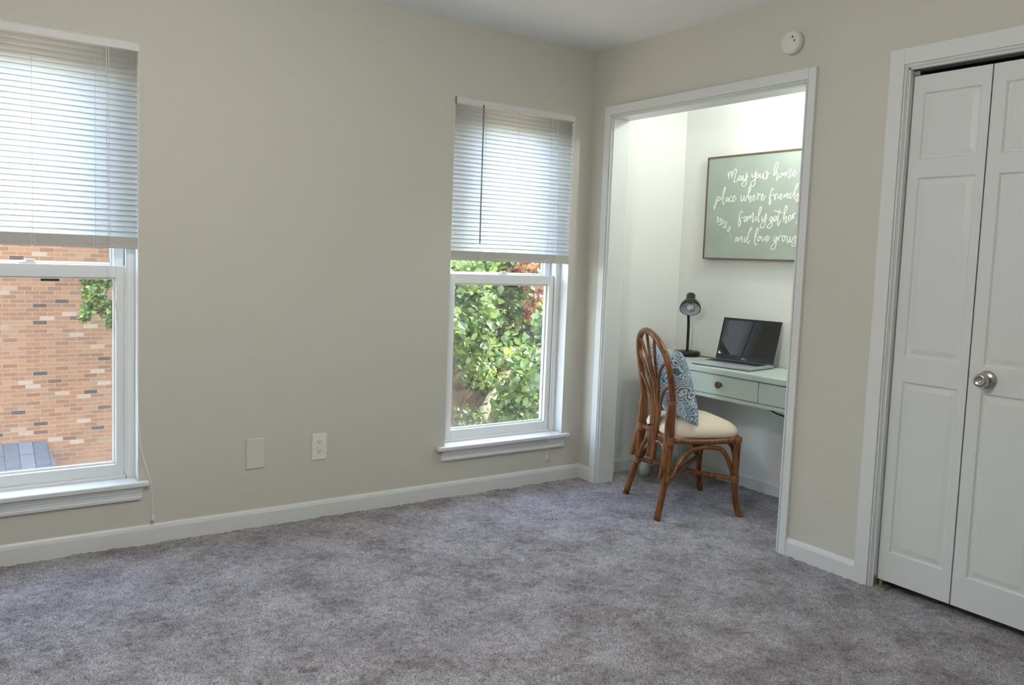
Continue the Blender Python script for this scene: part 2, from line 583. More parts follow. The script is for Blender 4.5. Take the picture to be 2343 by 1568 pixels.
# floor: plush carpet, modelled pile
def carpet():
    step = 0.0075
    xs = np.arange(-0.02, RX + 0.02, step)
    ys = np.arange(RY - 0.02, AY + 0.02, step)
    nx, ny = len(xs), len(ys)
    X, Y = np.meshgrid(xs, ys, indexing='ij')
    def blur(a, k):
        for ax in (0, 1):
            s = np.zeros_like(a)
            for d in range(-k, k + 1):
                s += np.roll(a, d, ax)
            a = s / (2 * k + 1)
        return a
    h = rng.uniform(-1, 1, (nx, ny))
    Z = h * 0.0026 + blur(rng.uniform(-1, 1, (nx, ny)), 1) * 0.006 + blur(blur(rng.uniform(-1, 1, (nx, ny)), 5), 5) * 0.05
    Z = np.clip(Z, -0.008, 0.006)
    X = X + rng.uniform(-1, 1, (nx, ny)) * 0.0024
    Y = Y + rng.uniform(-1, 1, (nx, ny)) * 0.0024
    co = np.stack([X, Y, Z], -1).reshape(-1, 3).astype(np.float32)
    i = np.arange((nx - 1))[:, None] * ny + np.arange(ny - 1)[None, :]
    q = np.stack([i, i + ny, i + ny + 1, i + 1], -1).reshape(-1, 4).astype(np.int32)
    me = bpy.data.meshes.new('floor')
    me.vertices.add(len(co))
    me.vertices.foreach_set('co', co.ravel())
    me.loops.add(q.size)
    me.loops.foreach_set('vertex_index', q.ravel())
    me.polygons.add(len(q))
    me.polygons.foreach_set('loop_start', np.arange(0, q.size, 4, dtype=np.int32))
    me.polygons.foreach_set('loop_total', np.full(len(q), 4, np.int32))
    me.polygons.foreach_set('use_smooth', np.ones(len(q), bool))
    me.update(calc_edges=True)
    me.validate()
    me.materials.append(M['carpet'])
    o = bpy.data.objects.new('floor', me)
    C.objects.link(o)
    return o
struct(carpet(), 'mauve grey plush carpet covering the whole floor', 'carpet')

b = MB()
b.box(-0.16, RX + 0.1, RY - 0.1, AY + 0.1, RZ, RZ + 0.1)
struct(b.build('ceiling', M['ceiling']), 'plain white ceiling', 'ceiling')

b = MB()                               # wall with the two windows
ys = [RY - 0.1, W2[0], W2[1], W1[0], W1[1], 0.106]
for k in range(0, 5, 2):
    b.box(-0.16, 0, ys[k], ys[k + 1], -0.05, RZ)
for w in (W1, W2):
    b.box(-0.16, 0, w[0], w[1], -0.05, WZ0)
    b.box(-0.16, 0, w[0], w[1], WZ1, RZ)
struct(b.build('wall_left', M['wall']), 'greige wall with two windows', 'wall')

b = MB()                               # wall with the desk alcove and the closet
b.box(0, AX0, 0, 0.106, -0.05, RZ)
b.box(AX0, AX1, 0, 0.106, AZ, RZ)
b.box(AX1, DX0, 0, 0.106, -0.05, RZ)
b.box(DX0, DX1, 0, 0.106, DZ, RZ)
b.box(DX1, RX, 0, 0.106, -0.05, RZ)
struct(b.build('wall_back', M['wall']), 'greige wall with desk alcove and closet', 'wall')

b = MB().box(RX, RX + 0.1, RY - 0.1, AY + 0.1, -0.05, RZ)
struct(b.build('wall_right', M['wall']), 'greige wall right of the closet', 'wall')
b = MB().box(0, RX, RY - 0.1, RY, -0.05, RZ)
struct(b.build('wall_front', M['wall']), 'greige wall opposite the alcove', 'wall')
b = MB().box(-0.10, 0.012, 0.106, AY + 0.1, -0.05, RZ)
struct(b.build('wall_alcove_left', M['alcove']), 'white left wall inside the desk alcove', 'wall')
b = MB().box(0.012, RX, AY, AY + 0.1, -0.05, RZ)
struct(b.build('wall_alcove_back', M['alcove']), 'white back wall inside the desk alcove', 'wall')
b = MB().box(1.62, 1.70, 0.106, AY, -0.05, RZ)
struct(b.build('wall_alcove_right', M['alcove']), 'white right wall inside the desk alcove', 'wall')
b = MB()                               # white faces on the alcove side of the front wall
b.box(0.012, AX0, 0.106, 0.110, 0, RZ)
b.box(AX1, 1.62, 0.106, 0.110, 0, RZ)
b.box(AX0, AX1, 0.106, 0.110, AZ, RZ)
struct(b.build('wall_alcove_front', M['alcove']), 'white inner face of the alcove opening wall', 'wall')

# ---- baseboards
def base_profile(x0, x1, y0, y1, nrm, h=0.081, t=0.013):
    """board with an eased top edge; nrm = outward direction 'x' or 'y-' etc."""
    b = MB()
    if nrm == 'x':
        pr = [(0, 0), (t, 0), (t, h - 0.02), (t * 0.72, h - 0.008), (t * 0.35, h), (0, h)]
        v = [(x0 + a, y0, z - 0.01 * (z == 0)) for a, z in pr] + [(x0 + a, y1, z - 0.01 * (z == 0)) for a, z in pr]
    elif nrm == 'y-':
        pr = [(0, 0), (t, 0), (t, h - 0.02), (t * 0.72, h - 0.008), (t * 0.35, h), (0, h)]
        v = [(x0, y0 - a, z - 0.01 * (z == 0)) for a, z in pr] + [(x1, y0 - a, z - 0.01 * (z == 0)) for a, z in pr]
    n = len(pr)
    b.add(v, [tuple(range(n)), tuple(reversed(range(n, 2 * n)))] + [(i, (i + 1) % n, n + (i + 1) % n, n + i) for i in range(n)])
    return b
struct(base_profile(0, 0, RY, 0, 'x').build('baseboard_left', M['trim']), 'white baseboard below the windows', 'baseboard')
b = base_profile(0, 0.111, 0, 0, 'y-')
b2 = base_profile(1.456, 1.787, 0, 0, 'y-')
b.add(b2.v, b2.f)
struct(b.build('baseboard_back', M['trim']), 'white baseboard between alcove and closet', 'baseboard')
struct(base_profile(0.012, 0, 0.11, AY, 'x').build('baseboard_alcove_left', M['trim']), 'white baseboard on the alcove left wall', 'baseboard')
struct(base_profile(0.012, 1.62, AY, 0, 'y-').build('baseboard_alcove_back', M['trim']), 'white baseboard under the desk on the alcove back wall', 'baseboard')

# ---- alcove casing and jamb
def casing(name, label, xo0, xi0, xi1, xo1, zo, zi, jamb_y, right=True):
    b = MB()
    t = 0.016
    bw = 0.009
    b.box(xo0, xi0 - bw * 1.6, -t, 0, -0.01, zo)
    b.box(xi1 + bw * 1.6, xo1, -t, 0, -0.01, zo)
    b.box(xi0 - bw * 1.6, xi1 + bw * 1.6, -t, 0, zi + bw * 1.6, zo)
    for k, (d0, d1, tt) in enumerate(((1.6, 1.05, 0.010), (1.05, 0.45, 0.014), (0.45, 0.0, 0.008))):
        b.box(xi0 - bw * d0, xi0 - bw * d1, -tt, 0, -0.01, zi + bw * d0)
        b.box(xi1 + bw * d1, xi1 + bw * d0, -tt, 0, -0.01, zi + bw * d0)
        b.box(xi0 - bw * d1, xi1 + bw * d1, -tt, 0, zi + bw * d1, zi + bw * d0)
    root = b.build(name, M['trim'], bevel=0.0012, seg=1)
    struct(root, label, 'door trim')
    j = MB()
    j.box(xi0 - 0.014, xi0 + 0.006, -0.003, jamb_y, -0.01, zi + 0.014)
    j.box(xi1 - 0.006, xi1 + 0.014, -0.003, jamb_y, -0.01, zi + 0.014)
    j.box(xi0, xi1, -0.003, jamb_y, zi - 0.006, zi + 0.014)
    j.build('jamb', M['trim'], root, world=False)
    return root
casing('trim_1', 'white casing around the desk alcove opening', 0.111, 0.173, 1.405, 1.456, 2.119, 2.058, 0.110)
casing('trim_2', 'white moulded casing around the closet doors', 1.787, 1.8605, 3.068, 3.14, 2.122, 2.046, 0.106)

# ---- closet bifold doors
def leaf(x0, x1, rec):
    """moulded hollow core leaf with three raised panels; front face at y=0.02"""
    yf, yb = 0.020, 0.053
    z0, z1 = 0.036, 2.017
    b = MB()
    b.box(x0, x1, yf + 0.012, yb, z0, z1)
    rows = [(0.154, 0.842), (0.940, 1.630), (1.698, 1.950)]
    p0, p1 = rec
    b.box(x0, p0, yf, yf + 0.012, z0, z1)
    b.box(p1, x1, yf, yf + 0.012, z0, z1)
    zz = [z0] + [z for r in rows for z in r] + [z1]
    for k in range(0, 8, 2):
        b.box(p0, p1, yf, yf + 0.012, zz[k], zz[k + 1])
    for a, c in rows:                      # sloped cove, groove, raised field
        def ring(d0, y0, d1, y1):
            q = [(p0 + d0, y0, a + d0), (p1 - d0, y0, a + d0), (p1 - d0, y0, c - d0), (p0 + d0, y0, c - d0)]
            r = [(p0 + d1, y1, a + d1), (p1 - d1, y1, a + d1), (p1 - d1, y1, c - d1), (p0 + d1, y1, c - d1)]
            b.add(q + r, [(i, (i + 1) % 4, 4 + (i + 1) % 4, 4 + i) for i in range(4)])
        ring(0, yf, 0.006, yf + 0.0065)
        ring(0.006, yf + 0.0065, 0.012, yf + 0.0065)
        ring(0.012, yf + 0.0065, 0.030, yf + 0.0025)
        d = 0.030
        b.add([(p0 + d, yf + 0.0025, a + d), (p1 - d, yf + 0.0025, a + d), (p1 - d, yf + 0.0025, c - d), (p0 + d, yf + 0.0025, c - d)], [(0, 1, 2, 3)])
    return b
def bifold(n, label, xs):
    root = bpy.data.objects.new('door_%d' % n, None)
    C.objects.link(root)
    root.location = (xs[0], 0.036, 0.036)
    struct(root, label, 'closet door')
    out = []
    for x0, x1, rec in xs[1]:
        out.append(leaf(x0, x1, rec).build('door_leaf', M['door'], root))
    return root, out
d1, lv = bifold(1, 'white bifold closet door with a round steel knob', (1.871, [(1.871, 2.1575, (1.912, 2.126)), (2.1625, 2.452, (2.209, 2.420))]))
d2, lv2 = bifold(2, 'white bifold closet door at the far right without a knob', (2.456, [(2.456, 2.748, (2.49, 2.70)), (2.753, 3.056, (2.80, 3.01))]))
kx, kz = 2.228, 0.893
k = MB().lathe([(0, 0), (0.033, 0), (0.033, 0.003), (0.030, 0.007), (0.020, 0.010), (0.015, 0.012), (0, 0.012)], (kx, 0.020, kz), (0, -1, 0))
rose = k.build('knob_rose', M['steel'], lv[1])
k = MB().lathe([(0.010, 0.008), (0.0095, 0.024), (0.014, 0.028), (0.022, 0.034), (0.0255, 0.042), (0.0255, 0.050), (0.023, 0.058), (0.016, 0.0625), (0.0145, 0.0610), (0, 0.0600)], (kx, 0.020, kz), (0, -1, 0))
k.build('knob', M['steel'], lv[1])
b = MB().box(1.862, 3.062, 0.018, 0.056, 2.030, 2.052)
o = b.build('door_track', M['track'])
tag(o, 'dark metal track above the white bifold doors', 'door track')
br_ = MB().box(1.867, 1.893, 0.0165, 0.050, 2.019, 2.034)
br_.build('pivot_bracket', M['bracket'], o)
b = MB()
b.box(1.866, 1.915, 0.0, 0.05, 0.0, 0.012)
b.box(1.866, 1.8695, 0.0, 0.05, 0.0, 0.05)
b.box(1.878, 1.888, 0.024, 0.034, 0.0, 0.036)
o = b.build('floor_pivot_bracket', M['brass_dull'])
tag(o, 'small tarnished metal pivot bracket on the carpet under the bifold door corner', 'door bracket')

# ================================================================== WINDOWS
def window(n, label, y0, y1):
    root = bpy.data.objects.new('window_%d' % n, None)
    C.objects.link(root)
    root.location = (0, (y0 + y1) / 2, WZ0)
    struct(root, label, 'window')
    zs = 0.274
    b = MB()                               # painted reveal
    b.box(-0.067, -0.0005, y0, y0 + 0.003, zs, WZ1)
    b.box(-0.067, -0.0005, y1 - 0.003, y1, zs, WZ1)
    b.box(-0.067, -0.0005, y0, y1, WZ1 - 0.003, WZ1)
    b.build('reveal', M['trim'], root)
    b = MB()                               # vinyl frame with tracks
    f = 0.034
    for a, c in ((y0, y0 + f), (y1 - f, y1)):
        b.box(-0.175, -0.067, a, c, zs - 0.02, WZ1)
    for a, c in ((y0 + f, y0 + f + 0.006), (y1 - f - 0.006, y1 - f)):
        b.box(-0.175, -0.160, a, c, zs - 0.02, WZ1)
        b.box(-0.076, -0.067, a, c, zs - 0.02, WZ1)
    b.box(-0.175, -0.067, y0 + f, y1 - f, WZ1 - f, WZ1)
    b.box(-0.175, -0.067, y0 + f, y1 - f, zs - 0.02, zs + 0.012)
    b.build('frame', M['vinyl'], root, bevel=0.002, seg=1)
    def sash(name, xa, xb, ya, yb, za, zb, sl, sr, rb, rt):
        s = MB()
        s.box(xa, xb, ya, ya + sl, za, zb)
        s.box(xa, xb, yb - sr, yb, za, zb)
        s.box(xa, xb, ya + sl, yb - sr, za, za + rb)
        s.box(xa, xb, ya + sl, yb - sr, zb - rt, zb)
        st = 0.009                          # stepped glazing bead
        xm = xa + 0.007
        s.box(xm, xm + 0.012, ya + sl, ya + sl + st, za + rb, zb - rt)
        s.box(xm, xm + 0.012, yb - sr - st, yb - sr, za + rb, zb - rt)
        s.box(xm, xm + 0.012, ya + sl + st, yb - sr - st, za + rb, za + rb + st)
        s.box(xm, xm + 0.012, ya + sl + st, yb - sr - st, zb - rt - st, zb - rt)
        o = s.build(name, M['vinyl'], root, bevel=0.0018, seg=1)
        MB().box(xm + 0.004, xm + 0.008, ya + sl + st * .5, yb - sr - st * .5, za + rb + st * .5, zb - rt - st * .5).build('glass_pane', M['glass'], o)
        return o
    sash('upper_sash', -0.157, -0.119, y0 + f + 0.004, y1 - f - 0.004, 1.128, WZ1 - f - 0.002, 0.040, 0.040, 0.045, 0.045)
    lo = sash('lower_sash', -0.116, -0.078, y0 + f + 0.004, y1 - f - 0.004, zs + 0.010, 1.172, 0.043, 0.036, 0.050, 0.050)
    yc = (y0 + y1) / 2
    k = MB()
    k.box(-0.112, -0.084, yc - 0.032, yc + 0.032, 1.172, 1.180)
    k.box(-0.106, -0.088, yc - 0.010, yc + 0.024, 1.180, 1.190)
    k.build('sash_lock', M['vinyl'], lo, bevel=0.003)
    MB().box(-0.1085, -0.1035, yc + 0.045, yc + 0.110, 1.103, 1.118).build('sash_tag', M['label'], lo)
    MB().box(-0.172, -0.170, y0 + f + 0.006, y1 - f - 0.006, zs + 0.012, 1.15).build('insect_screen', M['screenmesh'], root)
    s = MB()                               # stool board with horns, one outline
    q = [(-0.067, y0), (0.0005, y0), (0.0005, y0 - 0.052), (0.035, y0 - 0.052), (0.035, y1 + 0.038), (0.0005, y1 + 0.038), (0.0005, y1), (-0.067, y1)]
    s.add([(x, y, 0.2525) for x, y in q] + [(x, y, zs) for x, y in q], [tuple(range(8)), tuple(range(8, 16))] + [(i, (i + 1) % 8, 8 + (i + 1) % 8, 8 + i) for i in range(8)])
    s.build('window_sill', M['trim'], root, bevel=0.006, seg=3)
    a = MB()                               # moulded apron
    pr = [(0.0005, 0.197), (0.015, 0.197), (0.016, 0.207), (0.012, 0.212), (0.012, 0.226), (0.015, 0.229), (0.015, 0.236), (0.020, 0.240), (0.020, 0.2525), (0.0005, 0.2525)]
    ya, yb = y0 - 0.022, y1 + 0.008
    sk = lambda z: (z - 0.197) * 0.15
    v = [(x, ya - sk(z) * 0, z) for x, z in pr] + [(x, yb + sk(z), z) for x, z in pr]
    m = len(pr)
    a.add(v, [tuple(range(m)), tuple(reversed(range(m, 2 * m)))] + [(i, (i + 1) % m, m + (i + 1) % m, m + i) for i in range(m)])
    a.build('apron', M['trim'], root)
    return root
window(1, 'single-hung window beside the alcove, looking onto green leaves', *W1)
window(2, 'single-hung window at the left, looking onto a brick house', *W2)

# ---- mini blinds
def blind(label, y0, y1, ladders, lift, wand=None, tassels=()):
    root = thing('mini_blind', label, 'window blind', (-0.013, (y0 + y1) / 2, 1.245), 0, 'half-lowered mini blinds')
    a, c = y0 + 0.004, y1 - 0.004
    b = MB()
    b.box(-0.026, 0.004, y0 + 0.001, y1 - 0.001, 2.037, 2.066)
    b.box(0.004, 0.0055, y0 + 0.001, y1 - 0.001, 2.037, 2.041)
    b.build('headrail', M['rail'], root, bevel=0.0015, seg=1)
    MB().box(-0.030, 0.008, y0 + 0.0005, y0 + 0.006, 2.033, 2.068).build('end_bracket', M['bracket'], root)
    MB().box(-0.030, 0.008, y1 - 0.006, y1 - 0.0005, 2.033, 2.068).build('end_bracket', M['rail'], root)
    xc = -0.013
    s = MB()
    tilt = SLAT_TILT
    w = 0.0255
    top, bot, n = 2.024, 1.303, 34
    for i in range(n):
        z = bot + (top - bot) * i / (n - 1)
        row = []
        for k in range(6):
            t = -0.5 + k / 5.0
            crown = 0.0022 * (1 - (2 * t) ** 2)
            dx = t * w * math.cos(tilt) + crown * math.sin(tilt)
            dz = -t * w * math.sin(tilt) + crown * math.cos(tilt)
            row.append((xc + dx, z + dz))
        v = [(x, a, zz) for x, zz in row] + [(x, c, zz) for x, zz in row]
        s.add(v, [(k, k + 1, 7 + k, 6 + k) for k in range(5)], True)
    s.build('slats', M['slat'], root, solid=0.0004)
    b = MB()
    for i in range(11):                    # slats gathered on the bottom rail
        z = 1.2575 + i * 0.0031
        b.box(xc - 0.0125 + 0.0006 * (i % 3), xc + 0.0125 - 0.0006 * (i % 2), a, c, z, z + 0.0031)
    b.build('gathered_slats', M['gathered'], root)
    MB().box(xc - 0.013, xc + 0.013, a, c, 1.2435, 1.2570).build('bottom_rail', M['gathered'], root, bevel=0.003)
    for y in ladders:
        b = MB()
        for dx in (-0.0145, 0.0140):
            b.tube([(xc + dx, y, 2.04), (xc + dx, y, 1.292)], 0.0007, 5)
        b.tube([(xc + 0.014, y - 0.004, 1.292), (xc + 0.0155, y - 0.006, 1.268), (xc + 0.0135, y - 0.005, 1.240), (xc - 0.010, y - 0.003, 1.241)], [0.0010] * 4, 5)
        b.tube([(xc + 0.014, y + 0.004, 1.292), (xc + 0.0155, y + 0.006, 1.268), (xc + 0.0135, y + 0.005, 1.240), (xc - 0.010, y + 0.003, 1.241)], [0.0010] * 4, 5)
        b.build('ladder_cord', M['cord'], root)
    for pts in lift:
        MB().tube(pts, 0.0013, 6).build('lift_cord', M['cord'], root)
    for p in tassels:
        MB().lathe([(0, 0.030), (0.003, 0.030), (0.0045, 0.022), (0.0065, 0.002), (0.0055, 0), (0, 0)], p).build('tassel', M['plate'], root)
    if wand:
        o = MB().tube([(0.006, wand, 2.030), (0.009, wand + 0.002, 1.335)], 0.0042, 6).build('tilt_wand', M['wand'], root)
        MB().tube([(0.002, wand, 2.046), (0.008, wand, 2.040), (0.006, wand, 2.024)], 0.003, 6).build('wand_hook', M['dark'], o)
    return root
SLAT_TILT = math.radians(-52)
blind('white mini blind with a smoky tilt wand, half lowered beside the alcove', *W1, (-0.725, -0.521, -0.297),
      [[(0.008, -0.262, 2.036), (0.009, -0.240, 1.6), (0.012, -0.232, 1.0), (0.030, -0.232, 0.35), (0.039, -0.250, 0.27), (0.036, -0.266, 0.165)]], -0.748, [(0.036, -0.266, 0.138)])
blind('white mini blind, half lowered, without a wand, at the left edge of the photo', *W2, (-3.0, -2.775, -2.557),
      [[(0.008, -2.510, 2.036), (0.009, -2.508, 1.6), (0.010, -2.500, 1.15), (0.012, -2.482, 0.985)],
       [(0.008, -2.519, 2.036), (0.010, -2.512, 1.3), (0.010, -2.495, 1.1), (0.012, -2.480, 0.985)],
       [(0.008, -2.405, 2.036), (0.008, -2.402, 1.2), (0.010, -2.398, 0.52), (0.034, -2.362, 0.30), (0.041, -2.354, 0.27), (0.036, -2.346, 0.135)]],
      None, [(0.012, -2.481, 0.955), (0.036, -2.346, 0.106)])

# ================================================================== WALL FITTINGS
b = MB().box(0.0, 0.006, -1.946, -1.865, 0.270, 0.408)
o = b.build('blank_wall_plate', M['plate_cream'], bevel=0.004, seg=3)
tag(o, 'blank off-white wall plate low on the window wall, nearer the left window', 'wall plate')
t = thing('power_outlet', 'white duplex power outlet low on the wall between the windows', 'outlet', (0, -1.603, 0.278))
MB().box(0.0, 0.006, -1.639, -1.567, 0.278, 0.404).build('cover_plate', M['plate'], t, bevel=0.003, seg=3)
for zc in (0.362, 0.319):
    b = MB()
    pts = []
    for k in range(24):
        a = 2 * PI * k / 24
        pts.append((max(-0.0165, min(0.0165, 0.0185 * math.cos(a))), max(-0.0145, min(0.0145, 0.0185 * math.sin(a)))))
    v = [(0.0062, -1.603 + p, zc + q) for p, q in pts] + [(0.0078, -1.603 + p * .97, zc + q * .97) for p, q in pts]
    b.add(v, [tuple(range(24)), tuple(range(24, 48))] + [(i, (i + 1) % 24, 24 + (i + 1) % 24, 24 + i) for i in range(24)])
    r = b.build('receptacle', M['plate'], t)
    s = MB()
    s.box(0.0074, 0.0084, -1.6105, -1.6083, zc + 0.000, zc + 0.009)
    s.box(0.0074, 0.0084, -1.5978, -1.5958, zc + 0.001, zc + 0.008)
    s.lathe([(0, 0.0004), (0.0024, 0.0004), (0.0024, 0.0014), (0, 0.0014)], (0.007, -1.603, zc - 0.0065), (1, 0, 0), 12)
    s.build('slots', M['dark'], r)
MB().lathe([(0, 0.006), (0.0028, 0.006), (0.0022, 0.0072), (0, 0.0074)], (0, -1.603, 0.341), (1, 0, 0), 12).build('screw', M['plate'], t)

t = thing('smoke_alarm', 'round white smoke alarm high on the wall above the alcove', 'smoke alarm', (1.326, 0, 2.240))
MB().lathe([(0, 0), (0.050, 0), (0.050, 0.020), (0.0485, 0.031), (0.044, 0.035), (0, 0.0355)], (1.326, 0, 2.240), (0, -1, 0), 40).build('housing', M['disk'], t)
for dx, dz, r in ((0.013, 0.020, 0.005), (0.024, 0.003, 0.0045)):
    MB().lathe([(0, 0.0345), (r, 0.0345), (r, 0.0362), (0, 0.0362)], (1.326 + dx, 0, 2.240 + dz), (0, -1, 0), 16).build('sensor_hole', M['vent'], t)

# ================================================================== LAMPS OUT OF VIEW
gx_, gy_, gz_ = 2.20, -2.50, 2.00  # unseen globe, added to lift the brightness of the room
t = thing('added_globe_light', 'white globe light out of view, added to brighten the room', 'ceiling light', (gx_, gy_, gz_ - 0.15))
MB().lathe([(0, 0.44), (0.07, 0.44), (0.07, 0.425), (0.02, 0.41), (0.016, 0.155), (0.05, 0.150), (0.05, 0.138), (0, 0.138)], (gx_, gy_, gz_)).build('ceiling_mount', M['steel'], t)
MB().lathe([(0.15 * math.sin(PI * k / 16), -0.15 * math.cos(PI * k / 16)) for k in range(17)], (gx_, gy_, gz_), n=24).build('globe', M['diffuser'], t)

t = thing('alcove_ceiling_light', 'bare bulb in a lamp holder on the alcove ceiling', 'ceiling light', (1.06, 0.42, 2.27))
MB().lathe([(0, 0.17), (0.055, 0.17), (0.055, 0.145), (0.03, 0.13), (0.024, 0.075), (0, 0.075)], (1.06, 0.42, 2.27)).build('lamp_holder', M['plate'], t)
MB().lathe([(0, 0), (0.014, 0.003), (0.028, 0.02), (0.030, 0.036), (0.022, 0.058), (0.014, 0.075), (0, 0.075)], (1.06, 0.42, 2.27)).build('bulb', M['bulb_lit'], t)
ld = bpy.data.lights.new('alcove_bulb_glow', 'POINT')
ld.energy = ALCOVE_LAMP_W
ld.shadow_soft_size = 0.045
ld.color = (0.97, 1.0, 0.95)
lo = bpy.data.objects.new('alcove_bulb_glow', ld)
C.objects.link(lo)
lo.location = (1.06, 0.42, 2.225)

# ================================================================== DESK
DZT = 0.719
t = thing('writing_desk', 'mint green writing desk with copper knobs against the alcove back wall', 'desk', (0.735, 0.53, 0))
MB().box(0.112, 1.358, 0.322, 0.722, DZT - 0.030, DZT).build('desktop', M['mint'], t, bevel=0.004, seg=2)
b = MB()
b.box(0.128, 0.150, 0.352, 0.700, 0.553, DZT - 0.031)
b.box(1.320, 1.342, 0.352, 0.700, 0.553, DZT - 0.031)
b.box(0.128, 1.342, 0.690, 0.710, 0.553, DZT - 0.031)
b.box(0.128, 1.342, 0.352, 0.366, 0.672, DZT - 0.031)
b.box(0.128, 1.342, 0.352, 0.366, 0.553, 0.576)
for x in (0.128, 0.493, 0.9775, 1.325):
    b.box(x, x + 0.009, 0.352, 0.366, 0.553, 0.688)
b.build('apron_frame', M['mint'], t)
MB().box(0.122, 1.348, 0.338, 0.352, 0.553, 0.573).build('apron_moulding', M['mint'], t, bevel=0.005, seg=3)
for x0, x1 in ((0.140, 0.494), (0.503, 0.976), (0.980, 1.330)):
    d = MB().box(x0, x1, 0.343, 0.640, 0.577, 0.683).build('drawer', M['mint'], t, bevel=0.002)
    MB().lathe([(0, 0), (0.012, 0), (0.011, 0.008), (0.017, 0.014), (0.019, 0.020), (0.017, 0.025), (0.009, 0.027), (0.006, 0.0255), (0, 0.0255)], ((x0 + x1) / 2 + (0.045 if x0 > 0.9 else -0.010), 0.343, 0.634), (0, -1, 0), 24).build('drawer_knob', M['copper'], d)
def desk_leg(x, y):
    b = MB()
    b.box(x - 0.027, x + 0.027, y - 0.027, y + 0.027, 0.555, 0.690)
    lo_, hi = 0.018, 0.026
    b.hexa([(x - lo_, y - lo_, 0.115), (x + lo_, y - lo_, 0.115), (x + lo_, y + lo_, 0.115), (x - lo_, y + lo_, 0.115),
            (x - hi, y - hi, 0.555), (x + hi, y - hi, 0.555), (x + hi, y + hi, 0.555), (x - hi, y + hi, 0.555)])
    b.lathe([(0, 0.118), (0.019, 0.118), (0.022, 0.108), (0.019, 0.098), (0.024, 0.085), (0.031, 0.045), (0.034, 0.028), (0.030, 0.018), (0.030, 0.0), (0, 0.0)], (x, y, 0.002))
    return b
for x, y in ((0.158, 0.380), (0.170, 0.680), (1.312, 0.380), (1.312, 0.680)):
    desk_leg(x, y).build('leg', M['mint'], t)

b = MB()
b.tube([(0.98, 0.40, 0.552), (1.02, 0.40, 0.541), (1.06, 0.40, 0.531), (1.12, 0.41, 0.524), (1.20, 0.44, 0.532), (1.25, 0.50, 0.553)], 0.0035, 6)
o = b.build('charger_cable', M['cable'])
tag(o, 'black cable sagging below the desk drawers at the right', 'cable')

# ---- laptop
lx, ly, lyaw, lW, lD, lH, lt = 0.655, 0.615, 0.150, 0.365, 0.245, 0.248, 0.285
t = thing('laptop', 'open silver laptop with a black screen on the mint desk', 'laptop', (lx, ly, DZT + 0.001), lyaw)
z0 = 0.0
MB().box(-lW / 2, lW / 2, -lD, 0, z0 + 0.002, z0 + 0.0185).build('base', M['silver'], t, world=False, bevel=0.005, seg=3)
MB().box(-lW / 2 + 0.005, lW / 2 - 0.005, -lD + 0.008, -0.004, z0, z0 + 0.004).build('underside', M['bezel'], t, world=False)
kb = MB()
kb.box(-lW / 2 + 0.022, lW / 2 - 0.022, -0.140, -0.028, z0 + 0.0183, z0 + 0.0188)
for r in range(6):
    for q in range(15):
        x = -lW / 2 + 0.025 + q * (lW - 0.050) / 15
        kb.box(x, x + 0.0185, -0.045 - r * 0.0185, -0.030 - r * 0.0185, z0 + 0.0188, z0 + 0.0202)
kb.build('keyboard', M['key'], t, world=False)
MB().box(-0.055, 0.050, -0.226, -0.152, z0 + 0.0183, z0 + 0.0189).build('touchpad', M['silver'], t, world=False)
def lid_pt(x, h, d):
    return (x, h * math.sin(lt) + d * math.cos(lt) - 0.004, z0 + 0.014 + h * math.cos(lt) - d * math.sin(lt))
def lid_box(x0, x1, h0, h1, d0, d1):
    b = MB()
    b.hexa([lid_pt(x0, h0, d0), lid_pt(x1, h0, d0), lid_pt(x1, h0, d1), lid_pt(x0, h0, d1), lid_pt(x0, h1, d0), lid_pt(x1, h1, d0), lid_pt(x1, h1, d1), lid_pt(x0, h1, d1)])
    return b
lid = lid_box(-lW / 2, lW / 2, 0.0, lH, 0.0, 0.006).build('lid', M['silver'], t, world=False, bevel=0.003)
lid_box(-lW / 2 + 0.001, lW / 2 - 0.001, 0.002, lH - 0.001, -0.0012, 0.001).build('bezel', M['bezel'], lid, world=False)
lid_box(-lW / 2 + 0.012, lW / 2 - 0.012, 0.034, lH - 0.014, -0.0016, -0.0010).build('screen', M['screen'], lid, world=False)
lg = MB()                                  # small maker's mark below the screen: D E L L
def bar(x0, h0, x1, h1, r=0.0008):
    lg.tube([lid_pt(x0, h0, -0.0018), lid_pt(x1, h1, -0.0018)], r, 5)
s = 0.0085
for i, ch in enumerate('DELL'):
    x = -0.016 + i * 0.0088
    h = 0.013
    bar(x, h, x, h + s)
    if ch == 'D':
        bar(x, h + s, x + s * .5, h + s * .85); bar(x + s * .5, h + s * .85, x + s * .6, h + s * .5); bar(x + s * .6, h + s * .5, x + s * .5, h + s * .15); bar(x + s * .5, h + s * .15, x, h)
    if ch == 'E':
        for q in (0, .5, 1):
            bar(x, h + s * q, x + s * .55, h + s * q)
    if ch == 'L':
        bar(x, h, x + s * .55, h)
lg.build('logo', M['logo'], lid, world=False)

